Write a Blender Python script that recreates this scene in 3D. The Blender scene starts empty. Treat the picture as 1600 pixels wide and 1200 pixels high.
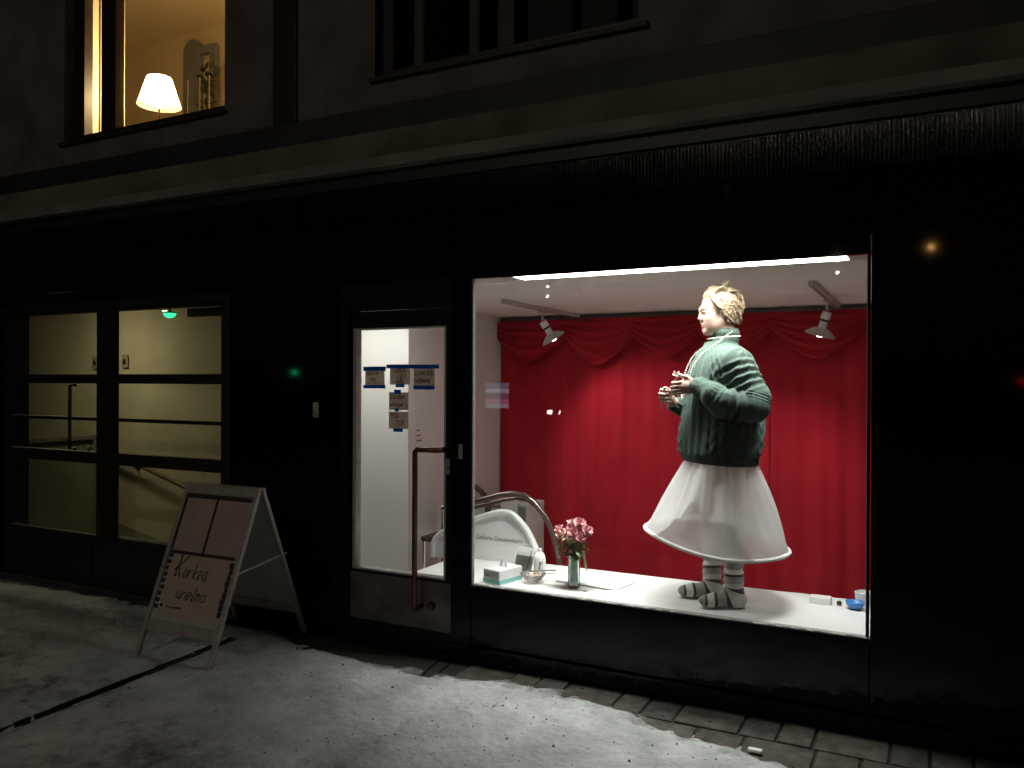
import bpy, bmesh, math, random
import numpy as np
from mathutils import Vector, Matrix
R = math.radians
random.seed(7); rng = np.random.default_rng(7)
sc = bpy.context.scene
COL = sc.collection

# ------------------------------------------------------------------ camera, world, exposure
cam_d = bpy.data.cameras.new('camera'); cam = bpy.data.objects.new('camera', cam_d); COL.objects.link(cam)
cam_d.sensor_width = 36.0; cam_d.lens = 36.0*1265.2/1600; cam_d.clip_start = .05; cam_d.clip_end = 500
yaw, pitch, roll = .475843, -.001261, .0041981
_f = Vector((-math.sin(yaw)*math.cos(pitch), math.cos(yaw)*math.cos(pitch), math.sin(pitch)))
_r = Vector((math.cos(yaw), math.sin(yaw), 0)); _u = _r.cross(_f)
_r2 = _r*math.cos(roll) + _u*math.sin(roll); _u2 = -_r*math.sin(roll) + _u*math.cos(roll)
m = Matrix((_r2, _u2, -_f)).transposed().to_4x4(); m.translation = (0, -4.0, 1.592)
cam.matrix_world = m
sc.camera = cam

world = bpy.data.worlds.new('World'); sc.world = world; world.use_nodes = True
wn = world.node_tree.nodes; wl = world.node_tree.links
sky = wn.new('ShaderNodeTexSky'); sky.sky_type = 'NISHITA'; sky.sun_disc = False
sky.sun_elevation = R(-4); sky.sun_rotation = R(200); sky.air_density = 1.0
wl.new(sky.outputs[0], wn['Background'].inputs[0]); wn['Background'].inputs[1].default_value = .05
sc.view_settings.view_transform = 'Standard'; sc.view_settings.look = 'None'
sc.view_settings.gamma = 1; sc.view_settings.use_curve_mapping = False; sc.view_settings.exposure = 0.0
sc.render.engine = 'CYCLES'; sc.cycles.use_denoising = True
sc.cycles.max_bounces = 8; sc.cycles.diffuse_bounces = 4; sc.cycles.glossy_bounces = 4
sc.cycles.transmission_bounces = 6; sc.cycles.transparent_max_bounces = 16
sc.cycles.caustics_reflective = False; sc.cycles.caustics_refractive = False
sc.cycles.sample_clamp_indirect = 10.0

# light levels of the real lamps in the place
LED = 13.0; LEDBEAM = 24.0; VEST = 9.0; HALL = 44.0; UPLAMP = 70.0; STREET = 255.0; SPOT = 29.0

# ------------------------------------------------------------------ materials
def mat(name, col, rough=.6, metal=0.0, var=0.0, vscale=6.0, col2=None, bump=0.0, bscale=60.0, spec=.5,
        sheen=0.0, coat=0.0, detail=5.0, aniso=None):
    M = bpy.data.materials.new(name); M.use_nodes = True
    nt = M.node_tree; n = nt.nodes; l = nt.links; p = n['Principled BSDF']
    p.inputs['Base Color'].default_value = (*col, 1); p.inputs['Roughness'].default_value = rough
    p.inputs['Metallic'].default_value = metal; p.inputs['Specular IOR Level'].default_value = spec
    if sheen: p.inputs['Sheen Weight'].default_value = sheen; p.inputs['Sheen Roughness'].default_value = .5
    if coat: p.inputs['Coat Weight'].default_value = coat; p.inputs['Coat Roughness'].default_value = .05
    tc = n.new('ShaderNodeTexCoord')
    if var or col2:
        t = n.new('ShaderNodeTexNoise'); t.inputs['Scale'].default_value = vscale; t.inputs['Detail'].default_value = detail
        if aniso:
            mp = n.new('ShaderNodeMapping'); mp.inputs['Scale'].default_value = aniso
            l.new(tc.outputs['Object'], mp.inputs['Vector']); l.new(mp.outputs[0], t.inputs['Vector'])
        else: l.new(tc.outputs['Object'], t.inputs['Vector'])
        r = n.new('ShaderNodeValToRGB'); r.color_ramp.elements[0].position = .32; r.color_ramp.elements[1].position = .68
        c2 = col2 or tuple(min(1, c*(1+var)) for c in col); c1 = col if col2 else tuple(c*(1-var) for c in col)
        r.color_ramp.elements[0].color = (*c1, 1); r.color_ramp.elements[1].color = (*c2, 1)
        l.new(t.outputs['Fac'], r.inputs['Fac']); l.new(r.outputs[0], p.inputs['Base Color'])
    if bump:
        b = n.new('ShaderNodeTexNoise'); b.inputs['Scale'].default_value = bscale; b.inputs['Detail'].default_value = 6
        l.new(tc.outputs['Object'], b.inputs['Vector'])
        bp = n.new('ShaderNodeBump'); bp.inputs['Strength'].default_value = bump; bp.inputs['Distance'].default_value = .01
        l.new(b.outputs['Fac'], bp.inputs['Height']); l.new(bp.outputs[0], p.inputs['Normal'])
    return M
def emit(name, col, s):
    M = bpy.data.materials.new(name); M.use_nodes = True; n = M.node_tree.nodes; n.remove(n['Principled BSDF'])
    e = n.new('ShaderNodeEmission'); e.inputs[0].default_value = (*col, 1); e.inputs[1].default_value = s
    M.node_tree.links.new(e.outputs[0], n['Material Output'].inputs[0]); return M
def thin_glass(name, tint=(.97, .98, .97), ior=1.5, rough=0.0, smudge=0.0):
    M = bpy.data.materials.new(name); M.use_nodes = True; nt = M.node_tree; n = nt.nodes; l = nt.links
    n.remove(n['Principled BSDF'])
    t = n.new('ShaderNodeBsdfTransparent'); t.inputs[0].default_value = (*tint, 1)
    g = n.new('ShaderNodeBsdfGlossy'); g.inputs['Roughness'].default_value = rough
    f = n.new('ShaderNodeFresnel'); f.inputs['IOR'].default_value = ior
    x = n.new('ShaderNodeMixShader'); l.new(f.outputs[0], x.inputs[0]); l.new(t.outputs[0], x.inputs[1]); l.new(g.outputs[0], x.inputs[2])
    last = x
    if smudge:
        d = n.new('ShaderNodeBsdfDiffuse'); d.inputs[0].default_value = (.8, .8, .8, 1)
        tc = n.new('ShaderNodeTexCoord'); mp = n.new('ShaderNodeMapping'); mp.inputs['Scale'].default_value = (9, 9, 1.6)
        no = n.new('ShaderNodeTexNoise'); no.inputs['Scale'].default_value = 1.0; no.inputs['Detail'].default_value = 6
        l.new(tc.outputs['Object'], mp.inputs[0]); l.new(mp.outputs[0], no.inputs['Vector'])
        mr = n.new('ShaderNodeMapRange'); mr.inputs['From Min'].default_value = .45; mr.inputs['From Max'].default_value = .8
        mr.inputs['To Max'].default_value = smudge; l.new(no.outputs['Fac'], mr.inputs['Value'])
        y = n.new('ShaderNodeMixShader'); l.new(mr.outputs[0], y.inputs[0]); l.new(x.outputs[0], y.inputs[1]); l.new(d.outputs[0], y.inputs[2])
        last = y
    l.new(last.outputs[0], n['Material Output'].inputs[0]); return M

M = {}
M['granite'] = mat('polished black granite', (.004, .004, .0045), .05, var=.4, vscale=40, spec=.2)
M['black_metal'] = mat('black painted metal', (.006, .0056, .005), .35, var=.3, vscale=8, spec=.25)
M['rib'] = mat('dark ribbed sheet', (.032, .031, .030), .12, metal=.9, var=.3, vscale=9)
M['stucco'] = mat('brown grey stucco', (.140, .114, .100), .95, var=.28, vscale=3.0, bump=.8, bscale=90, spec=.1)
M['ledge'] = mat('weathered concrete ledge', (.155, .136, .105), .9, var=.35, vscale=2.2, bump=.4, bscale=60, spec=.15)
M['ledge_lip'] = mat('pale concrete drip edge', (.19, .186, .155), .85, var=.18, vscale=3, bump=.3, bscale=70, spec=.15)
M['flashing'] = mat('dark brown flashing', (.02, .016, .013), .6, var=.3, vscale=3)
M['wood_dark'] = mat('dark red brown window paint', (.016, .009, .007), .5, var=.3, vscale=12, aniso=(6, 6, 1))
M['pipe'] = mat('black downpipe enamel', (.010, .009, .008), .5)
M['alu'] = mat('brushed aluminium', (.42, .42, .40), .55, metal=.4, var=.12, vscale=14)
M['steel_worn'] = mat('worn kick plate steel', (.20, .185, .165), .48, metal=.55, col2=(.09, .08, .068), vscale=5, bump=.15, bscale=30)
M['bronze'] = mat('brown bronze', (.11, .052, .030), .33, metal=.7, var=.25, vscale=18)
M['chrome'] = mat('chrome', (.75, .75, .74), .12, metal=1.0)
M['tube_brown'] = mat('brown lacquered tube', (.24, .185, .165), .18, metal=.75, var=.12, vscale=9)
M['white_wall'] = mat('white gallery wall paint', (.80, .79, .76), .75, var=.03, vscale=2, bump=.05, bscale=120)
M['ceiling'] = mat('off white ceiling paint', (.84, .80, .74), .85, var=.04, vscale=1.5)
M['floor_grey'] = mat('pale grey floor', (.58, .56, .53), .6, var=.2, vscale=4)
M['white_board'] = mat('white painted board', (.82, .82, .80), .5, col2=(.74, .74, .72), vscale=3.5, bump=.04, bscale=40)
M['white_plastic'] = mat('white plastic', (.82, .82, .80), .3)
M['lampgrey'] = mat('grey white lamp enamel', (.52, .48, .43), .4, var=.05, vscale=10)
M['black'] = mat('black plastic', (.015, .015, .015), .4)
M['paper'] = mat('white paper', (.80, .80, .78), .8, var=.03, vscale=20)


M['ink'] = mat('black marker ink', (.012, .010, .010), .6)
M['ink_soft'] = mat('grey print', (.20, .20, .19), .7)
M['ink_brown'] = mat('dark brown marker', (.035, .018, .014), .7, col2=(.10, .055, .045), vscale=30)
M['teal'] = mat('teal print', (.20, .50, .46), .5)
M['lightgrey_print'] = mat('pale grey print', (.55, .60, .60), .5)
M['poster'] = mat('pinkish poster paper', (.50, .37, .325), .8, var=.10, vscale=7)
M['poster_warm'] = mat('beige poster paper', (.56, .43, .345), .8, var=.08, vscale=6)
M['board_back'] = mat('grey board back', (.50, .51, .47), .7, var=.12, vscale=5)
M['board_frame'] = mat('silver grey frame', (.46, .40, .37), .5, metal=.25, var=.15, vscale=14)
M['dark_tape'] = mat('dark purple brown tape', (.055, .032, .030), .6, col2=(.03, .015, .02), vscale=22)
M['skin'] = mat('skin', (.43, .275, .215), .55, var=.06, vscale=14, spec=.35)
M['skin'].node_tree.nodes['Principled BSDF'].inputs['Subsurface Weight'].default_value = .12
M['skin'].node_tree.nodes['Principled BSDF'].inputs['Subsurface Radius'].default_value = (.012, .004, .002)
M['lip'] = mat('lips', (.52, .27, .23), .5)
M['eye'] = mat('eyes', (.05, .045, .04), .25)
M['brow'] = mat('eyebrows', (.28, .17, .10), .8)
M['pearl'] = mat('pearl', (.62, .57, .47), .22, coat=.5)
M['rose'] = mat('pink rose petals', (.54, .20, .24), .9, col2=(.74, .42, .44), vscale=55, spec=.1)
M['rose_pale'] = mat('pale pink rose petals', (.80, .52, .44), .6, col2=(.72, .38, .33), vscale=30, sheen=.3)
M['rose_cream'] = mat('cream rose petals', (.78, .60, .40), .6, col2=(.66, .42, .30), vscale=30, sheen=.3)
M['leaf'] = mat('rose leaves', (.055, .095, .035), .55, col2=(.13, .17, .075), vscale=18)
M['leaf_dry'] = mat('dry curled leaves', (.25, .19, .10), .7, col2=(.12, .11, .05), vscale=22)
M['stem'] = mat('rose stem', (.10, .17, .05), .5)
M['leaf_fresh'] = mat('fresh rose leaf', (.16, .26, .05), .45, col2=(.05, .12, .03), vscale=25)
M['blue'] = mat('blue plastic', (.06, .22, .55), .35)
M['green_glow'] = emit('green exit glow', (.05, 1.0, .42), 1.5)
M['white_glow'] = emit('white exit glow', (.75, 1.0, .8), 2.2)
M['hall_wall'] = mat('yellowed stair hall plaster', (.50, .455, .30), .85, var=.10, vscale=2.2, bump=.15, bscale=40)
M['hall_dado'] = mat('olive hall paint', (.27, .26, .15), .7, var=.15, vscale=2.5)
M['hall_floor'] = mat('stair hall stone', (.22, .20, .15), .6, var=.2, vscale=6)
M['wood_rail'] = mat('brown handrail wood', (.16, .085, .035), .45, var=.2, vscale=14)
M['warm_wall'] = mat('warm cream room wall', (.78, .63, .38), .85, var=.03, vscale=1.2)
M['cream_wood'] = mat('cream painted wood', (.70, .58, .40), .5, var=.05, vscale=7)
M['bluegrey'] = mat('blue grey paint', (.22, .23, .23), .6, var=.1, vscale=5)
M['dark_leaf'] = mat('dark houseplant leaf', (.03, .04, .018), .5)
M['dark_room'] = mat('unlit room', (.05, .045, .04), .9)
M['curtain_pale'] = mat('pale net curtain', (.10, .095, .09), .9, var=.1, vscale=14)
M['asphalt'] = mat('dirty frozen asphalt', (.06, .057, .052), .85, col2=(.16, .155, .14), vscale=3, bump=.5, bscale=40)
M['joint'] = mat('dark joint soil', (.034, .029, .022), .95)
M['iron'] = mat('dark cast iron', (.014, .012, .010), .6, metal=.3)
M['grit'] = mat('dark gravel grit', (.06, .054, .046), .9)
M['lamp_pole'] = mat('dark lamp pole', (.03, .03, .03), .6)
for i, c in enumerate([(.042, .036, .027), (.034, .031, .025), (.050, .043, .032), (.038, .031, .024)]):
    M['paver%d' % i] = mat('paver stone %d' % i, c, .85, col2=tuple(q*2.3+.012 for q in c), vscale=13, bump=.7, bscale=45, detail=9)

def cloth_mat(name, col, col2, alpha=1.0, transl=.0, vscale=3, sheen=.3, bump=.25, bscale=240, rough=.85):
    Mt = mat(name, col, rough, col2=col2, vscale=vscale, sheen=sheen, bump=bump, bscale=bscale, spec=.15)
    nt = Mt.node_tree; n = nt.nodes; l = nt.links; p = n['Principled BSDF']; out = n['Material Output']; last = p
    if transl:
        t = n.new('ShaderNodeBsdfTranslucent'); t.inputs[0].default_value = (*col, 1)
        x = n.new('ShaderNodeMixShader'); x.inputs[0].default_value = transl
        l.new(last.outputs[0], x.inputs[1]); l.new(t.outputs[0], x.inputs[2]); last = x
    if alpha < 1:
        t = n.new('ShaderNodeBsdfTransparent'); x = n.new('ShaderNodeMixShader'); x.inputs[0].default_value = alpha
        l.new(t.outputs[0], x.inputs[1]); l.new(last.outputs[0], x.inputs[2]); last = x
    l.new(last.outputs[0], out.inputs[0]); return Mt
M['kraft'] = cloth_mat('brown grey kraft paper', (.34, .29, .225), (.42, .36, .28), transl=.5, vscale=26, sheen=0, bump=.05)
M['tape'] = cloth_mat('blue painter tape', (.02, .17, .60), (.03, .20, .66), transl=.45, vscale=40, sheen=0, bump=.05)
M['velvet'] = cloth_mat('red velvet curtain', (.37, .010, .024), (.46, .014, .031), vscale=2.5, sheen=.10, rough=.8)
M['skirt'] = cloth_mat('sheer white organza', (.86, .86, .84), (.89, .89, .87), alpha=.72, transl=.45, vscale=7, sheen=.0, bump=.05)
M['hoop'] = cloth_mat('white fabric hoop', (.86, .84, .80), (.80, .78, .74), vscale=30)
M['knit'] = cloth_mat('green wool knit', (.050, .078, .062), (.072, .108, .086), vscale=30, sheen=.08, bump=.7, bscale=230)
M['shade'] = cloth_mat('lit cream lamp shade', (.85, .72, .48), (.85, .74, .52), transl=.6, vscale=6, alpha=.40)
def sock_mat():
    Mt = mat('striped wool socks', (.3, .3, .28), .9, bump=.4, bscale=260, sheen=.3, spec=.15); nt = Mt.node_tree; n = nt.nodes
    a = n.new('ShaderNodeAttribute'); a.attribute_name = 'along'
    r = n.new('ShaderNodeValToRGB'); r.color_ramp.interpolation = 'CONSTANT'
    L, G, D, W = (.56, .54, .50), (.27, .265, .245), (.045, .038, .032), (.62, .60, .55)
    seq = [(0, G), (.06, D), (.085, L), (.155, D), (.185, G), (.28, D), (.305, L), (.39, D), (.42, L), (.475, G), (.54, D), (.57, W), (.62, G), (.70, W), (.76, D), (.79, G)]
    r.color_ramp.elements[0].color = (*seq[0][1], 1)
    while len(r.color_ramp.elements) > 1: r.color_ramp.elements.remove(r.color_ramp.elements[-1])
    for p_, c in seq[1:]:
        e = r.color_ramp.elements.new(p_); e.color = (*c, 1)
    nt.links.new(a.outputs['Fac'], r.inputs['Fac']); nt.links.new(r.outputs[0], n['Principled BSDF'].inputs['Base Color'])
    return Mt
M['sock'] = sock_mat()
def hair_mat():
    Mt = mat('blond hair', (.17, .112, .066), .5, col2=(.34, .245, .155), vscale=75, spec=.5, aniso=(1, 1, .25)); return Mt
M['hair'] = hair_mat()
M['shop_glass'] = thin_glass('shop window glass', ior=1.45, smudge=.035)
M['door_glass'] = thin_glass('door glass', ior=1.4, smudge=.02)
M['hall_glass'] = thin_glass('old stair door glass', (.90, .90, .84), ior=1.35, smudge=.02)
M['room_glass'] = thin_glass('upstairs glass', ior=1.35)
M['vase'] = thin_glass('clear vase glass', (.93, .97, .95), ior=1.25)
M['bowl'] = thin_glass('pinkish glass', (.95, .90, .86), ior=1.3, smudge=.6)
M['water'] = mat('murky vase water', (.30, .34, .28), .3, var=.35, vscale=24)
M['sweet'] = mat('wrapped sweets', (.60, .30, .22), .4, col2=(.75, .66, .55), vscale=60)

# ------------------------------------------------------------------ object helpers
def link(o, parent=None):
    COL.objects.link(o)
    if parent: o.parent = parent
    return o
def tag(o, label=None, cat=None, group=None, kind=None):
    if label: o['label'] = label
    if cat: o['category'] = cat
    if group: o['group'] = group
    if kind: o['kind'] = kind
    return o
def empty(name, loc, label, cat, rz=0, group=None):
    o = bpy.data.objects.new(name, None); link(o); o.location = loc; o.rotation_euler = (0, 0, rz); o.empty_display_size = .1
    return tag(o, label, cat, group)
class MB:
    def __init__(s): s.v = []; s.f = []; s.m = []
    def add(s, V, F, mi=0):
        k = len(s.v); s.v += [tuple(x) for x in V]; s.f += [tuple(i+k for i in f) for f in F]; s.m += [mi]*len(F); return s
    def box(s, x0, x1, y0, y1, z0, z1, mi=0, bev=0.0):
        if bev:
            bm = bmesh.new(); bmesh.ops.create_cube(bm, size=1)
            for v in bm.verts: v.co = Vector(((x0+x1)/2+v.co.x*(x1-x0), (y0+y1)/2+v.co.y*(y1-y0), (z0+z1)/2+v.co.z*(z1-z0)))
            bmesh.ops.bevel(bm, geom=bm.edges[:], offset=bev, segments=2, affect='EDGES', profile=.6)
            bm.verts.index_update()
            s.add([v.co for v in bm.verts], [[v.index for v in f.verts] for f in bm.faces], mi); bm.free(); return s
        V = [(x0,y0,z0),(x1,y0,z0),(x1,y1,z0),(x0,y1,z0),(x0,y0,z1),(x1,y0,z1),(x1,y1,z1),(x0,y1,z1)]
        return s.add(V, [(3,2,1,0),(4,5,6,7),(0,1,5,4),(1,2,6,5),(2,3,7,6),(3,0,4,7)], mi)
    def tube(s, pts, r, n=8, mi=0, cap=True, closed=False):
        P = [Vector(p) for p in pts]; rr = r if isinstance(r, (list, tuple)) else [r]*len(P); V = []; F = []
        up = None; N = len(P)
        for i, p in enumerate(P):
            t = (P[(i+1) % N]-P[i-1]) if closed else (P[min(i+1, N-1)]-P[max(i-1, 0)])
            t.normalize()
            if up is None:
                up = Vector((0, 0, 1)) if abs(t.z) < .9 else Vector((1, 0, 0))
            a = t.cross(up); a.normalize(); b = a.cross(t); up = b
            for k in range(n):
                q = 2*math.pi*k/n; V.append(p+(a*math.cos(q)+b*math.sin(q))*rr[i])
        for i in range(N if closed else N-1):
            j = (i+1) % N
            for k in range(n): F.append((i*n+k, i*n+(k+1) % n, j*n+(k+1) % n, j*n+k))
        if cap and not closed: F += [tuple(range(n-1, -1, -1)), tuple((N-1)*n+k for k in range(n))]
        return s.add(V, F, mi)
    def lathe(s, prof, c=(0,0,0), n=24, mi=0, axis=None):
        V = []; F = []
        Q = axis.to_track_quat('Z', 'Y') if axis else None
        for r, z in prof:
            for k in range(n):
                q = 2*math.pi*k/n; p = Vector((r*math.cos(q), r*math.sin(q), z))
                if Q: p = Q @ p
                V.append(Vector(c)+p)
        for i in range(len(prof)-1):
            for k in range(n): F.append((i*n+k, i*n+(k+1) % n, (i+1)*n+(k+1) % n, (i+1)*n+k))
        return s.add(V, F, mi)
    def build(s, name, mats, parent=None, smooth=False):
        me = bpy.data.meshes.new(name); me.from_pydata([tuple(v) for v in s.v], [], s.f); me.validate()
        for mm in (mats if isinstance(mats, (list, tuple)) else [mats]): me.materials.append(mm)
        if len(me.materials) > 1 and len(me.polygons) == len(s.m): me.polygons.foreach_set('material_index', s.m)
        if smooth:
            me.polygons.foreach_set('use_smooth', [True]*len(me.polygons))
        me.update()
        return link(bpy.data.objects.new(name, me), parent)
def smooth_angle(o, a=40):
    me = o.data; me.polygons.foreach_set('use_smooth', [True]*len(me.polygons))
    me.set_sharp_from_angle(angle=R(a)); return o
def dup(o, parent=None):
    c = o.copy(); COL.objects.link(c)
    if parent: c.parent = parent
    for ch in list(o.children): dup(ch, c)
    return c
def box(name, mats, parent, *a, bev=0.0): return MB().box(*a, bev=bev).build(name, mats, parent)
def struct(o): o['kind'] = 'structure'; return o

# ------------------------------------------------------------------ smooth-union volume mesher
class Vol:
    def __init__(s, xs, ys, zs):
        s.x, s.y, s.z = [np.asarray(a, np.float32) for a in (xs, ys, zs)]
        s.d = np.full((len(xs), len(ys), len(zs)), .05, np.float32)
    def sl(s, lo, hi):
        o = []
        for a, l, h in zip((s.x, s.y, s.z), lo, hi):
            i = max(0, np.searchsorted(a, l)-1); j = min(len(a), np.searchsorted(a, h)+1); o.append(slice(i, j))
        return tuple(o)
    def grid(s, q): return np.meshgrid(s.x[q[0]], s.y[q[1]], s.z[q[2]], indexing='ij', sparse=True)
    def comb(s, q, e, k, sub=False):
        d = s.d[q]
        if sub: e = -e; h = np.maximum(k-np.abs(d-e), 0)/k; s.d[q] = np.maximum(d, e)+h*h*k*.25
        else: h = np.maximum(k-np.abs(d-e), 0)/k; s.d[q] = np.minimum(d, e)+h*h*k*.25*-1
    def cap(s, a, b, ra, rb=None, k=.01, sub=False, fn=None, sq=(1, 1, 1)):
        rb = ra if rb is None else rb; a = np.array(a, float); b = np.array(b, float); mg = max(ra, rb)+k+.025
        q = s.sl(np.minimum(a, b)-mg, np.maximum(a, b)+mg); X, Y, Z = s.grid(q)
        ba = b-a; L2 = max(ba@ba, 1e-9)
        t = np.clip(((X-a[0])*ba[0]+(Y-a[1])*ba[1]+(Z-a[2])*ba[2])/L2, 0, 1)
        e = np.sqrt((X-a[0]-t*ba[0])**2+(Y-a[1]-t*ba[1])**2+(Z-a[2]-t*ba[2])**2)-(ra+(rb-ra)*t)
        if fn: e = e-fn(X, Y, Z, t)
        s.comb(q, e, k, sub)
    def ell(s, c, r, k=.01, sub=False, rot=None):
        c = np.array(c, float); r = np.array(r, float); mg = max(r)+k+.02
        q = s.sl(c-mg, c+mg); X, Y, Z = s.grid(q); x, y, z = X-c[0], Y-c[1], Z-c[2]
        if rot is not None:
            A = np.array(rot); x, y, z = A[0,0]*x+A[0,1]*y+A[0,2]*z, A[1,0]*x+A[1,1]*y+A[1,2]*z, A[2,0]*x+A[2,1]*y+A[2,2]*z
        k0 = np.sqrt((x/r[0])**2+(y/r[1])**2+(z/r[2])**2); k1 = np.sqrt((x/r[0]**2)**2+(y/r[1]**2)**2+(z/r[2]**2)**2)+1e-6
        s.comb(q, k0*(k0-1)/k1, k, sub)
    def mesh(s):
        d = s.d; ins = d < 0
        nx, ny, nz = d.shape
        cs = [ins[i:nx-1+i, j:ny-1+j, k:nz-1+k] for i in (0,1) for j in (0,1) for k in (0,1)]
        anyi = cs[0].copy(); alli = cs[0].copy()
        for c in cs[1:]: anyi |= c; alli &= c
        act = np.argwhere(anyi & ~alli)
        idx = np.full((nx-1, ny-1, nz-1), -1, np.int32); idx[tuple(act.T)] = np.arange(len(act))
        acc = np.zeros((len(act), 3)); cnt = np.zeros(len(act))
        C = [(i, j, k) for i in (0,1) for j in (0,1) for k in (0,1)]
        A = [s.x, s.y, s.z]
        for p in range(8):
            for r in range(p+1, 8):
                if sum(abs(u-v) for u, v in zip(C[p], C[r])) != 1: continue
                a = act+np.array(C[p]); b = act+np.array(C[r])
                da = d[tuple(a.T)]; db = d[tuple(b.T)]; ok = (da < 0) != (db < 0)
                t = np.where(ok, da/(da-db+1e-12), 0)[:, None]
                pa = np.stack([A[i][a[:, i]] for i in range(3)], 1); pb = np.stack([A[i][b[:, i]] for i in range(3)], 1)
                acc += np.where(ok[:, None], pa+(pb-pa)*t, 0); cnt += ok
        V = acc/cnt[:, None]
        F = []
        for ax in range(3):
            lo = [slice(None)]*3; hi = [slice(None)]*3; lo[ax] = slice(0, -1); hi[ax] = slice(1, None)
            ch = np.argwhere(ins[tuple(lo)] != ins[tuple(hi)]); o1, o2 = [(1, 2), (2, 0), (0, 1)][ax]
            ok = (ch[:, o1] > 0) & (ch[:, o2] > 0) & (ch[:, o1] < d.shape[o1]-1) & (ch[:, o2] < d.shape[o2]-1); ch = ch[ok]
            e1 = np.zeros(3, int); e1[o1] = 1; e2 = np.zeros(3, int); e2[o2] = 1
            q = np.stack([idx[tuple((ch-a).T)] for a in (e1+e2, e2, np.zeros(3, int), e1)], 1)
            flip = ins[tuple(ch.T)]; q = np.where(flip[:, None], q, q[:, ::-1]); F.append(q)
        F = np.concatenate(F); F = F[(F >= 0).all(1)]
        return V, F
def np_mesh(name, V, F, mats, parent=None, smooth=True):
    me = bpy.data.meshes.new(name); me.vertices.add(len(V)); me.vertices.foreach_set('co', np.asarray(V, np.float32).ravel())
    n = F.shape[1]; me.loops.add(F.size); me.loops.foreach_set('vertex_index', F.astype(np.int32).ravel())
    me.polygons.add(len(F)); me.polygons.foreach_set('loop_start', np.arange(0, F.size, n, dtype=np.int32))
    me.update(calc_edges=True)
    for mm in (mats if isinstance(mats, (list, tuple)) else [mats]): me.materials.append(mm)
    if smooth: me.polygons.foreach_set('use_smooth', np.ones(len(F), bool))
    me.validate(); me.update()
    return link(bpy.data.objects.new(name, me), parent)
def noise2(x, y, seed=0, octv=4):
    r = np.random.default_rng(seed); out = np.zeros(np.broadcast(x, y).shape); amp = 1.0
    for o in range(octv):
        n = 64; g = r.random((n, n)); fx = x*(2**o); fy = y*(2**o)
        ix = np.floor(fx).astype(int); iy = np.floor(fy).astype(int); tx = fx-ix; ty = fy-iy
        tx = tx*tx*(3-2*tx); ty = ty*ty*(3-2*ty)
        a = g[ix % n, iy % n]; b = g[(ix+1) % n, iy % n]; c = g[ix % n, (iy+1) % n]; e = g[(ix+1) % n, (iy+1) % n]
        out += amp*((a*(1-tx)+b*tx)*(1-ty)+(c*(1-tx)+e*tx)*ty-.5); amp *= .5
    return out
def grid_faces(nu, nv):
    i, j = np.meshgrid(np.arange(nu-1), np.arange(nv-1), indexing='ij'); a = (i*nv+j).ravel()
    return np.stack([a, a+nv, a+nv+1, a+1], 1)

# hand lettering: strokes on a grid, x height 5, ascenders 9
GL = {'a':"4,5 1,5 0,2 1,0 3,0 4,2;4,5 4,1 5,0",'b':"0,9 0,0 3,0 4,2 3,4 0,4",'d':"4,9 4,0 1,0 0,2 1,4 4,4",'e':"0,2 4,3 3,5 1,5 0,2 1,0 4,1",
'g':"4,5 1,5 0,2 1,0 4,1;4,5 4,-3 1,-4",'h':"0,9 0,0;0,4 2,5 4,4 4,0",'i':"1,5 1,0 2,0;1,7 1,8",'k':"0,9 0,0;4,5 0,2 4,0",'l':"0,0 2,8 1,9 1,0 2,0",
'm':"0,5 0,0;0,4 2,5 2,0;2,4 4,5 5,4 5,0",'n':"0,5 0,0;0,4 2,5 4,4 4,0",'o':"2,5 0,4 0,1 2,0 4,1 4,4 2,5",'p':"0,5 0,-4;0,4 3,5 4,3 3,0 0,1",
'r':"0,5 0,0;0,3 2,5 4,5",'s':"4,5 1,5 0,3 4,2 3,0 0,0",'t':"1,8 1,1 2,0 4,0;0,5 4,5",'u':"0,5 0,1 2,0 4,1;4,5 4,0 5,0",'v':"0,5 2,0 4,5",
'w':"0,5 1,0 3,4 4,0 6,5",'y':"0,5 2,1;4,5 1,-4",'j':"2,5 2,-3 0,-3;2,7 2,8",'K':"0,9 1,10 2,0 3,1;7,10 0,3;2,5 6,0",'R':"0,0 0,9 4,9 5,7 4,5 0,4;2,4 5,0",
'L':"1,9 0,0 4,0",'Y':"0,9 2,5 4,9;2,5 1,0",'J':"3,9 3,1 1,0 0,2",'&':"4,0 1,6 2,9 3,7 0,2 2,0 4,3",'T':"0,9 5,9;2,9 2,0",
'0':"2,9 0,7 0,2 2,0 4,2 4,7 2,9",'1':"0,6 2,9 2,0",'2':"0,7 2,9 4,7 0,0 4,0",'7':"0,9 4,9 1,0",'9':"4,7 2,9 0,7 2,5 4,7 3,0",'.':"0,0 1,1",'!':"1,10 1,3;1,0 1,1",'-':"0,4 4,4",' ':""}
def lettering(mb, text, ox, oz, h, y, w=.0022, slant=.12, xs=1.0):
    s = h/9.0; x = 0
    for ch in text:
        wd = 0
        for st in (GL.get(ch, "") or "").split(';'):
            if not st: continue
            P = [tuple(float(a) for a in p.split(',')) for p in st.split()]
            P = [(px+random.uniform(-.35, .35), pz+random.uniform(-.3, .3)) for px, pz in P]
            wd = max(wd, max(p[0] for p in P))
            for (a, b) in zip(P[:-1], P[1:]):
                A = Vector((ox+(x+a[0])*s*xs+slant*a[1]*s, y, oz+a[1]*s)); B = Vector((ox+(x+b[0])*s*xs+slant*b[1]*s, y, oz+b[1]*s))
                t = (B-A); t.normalize(); nrm = Vector((-t.z, 0, t.x))*w*.5; A = A-t*w*.3; B = B+t*w*.3
                mb.add([A+nrm, A-nrm, B-nrm, B+nrm], [(0, 1, 2, 3)])
        x += (wd or 2)+1.5
    return mb

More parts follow.
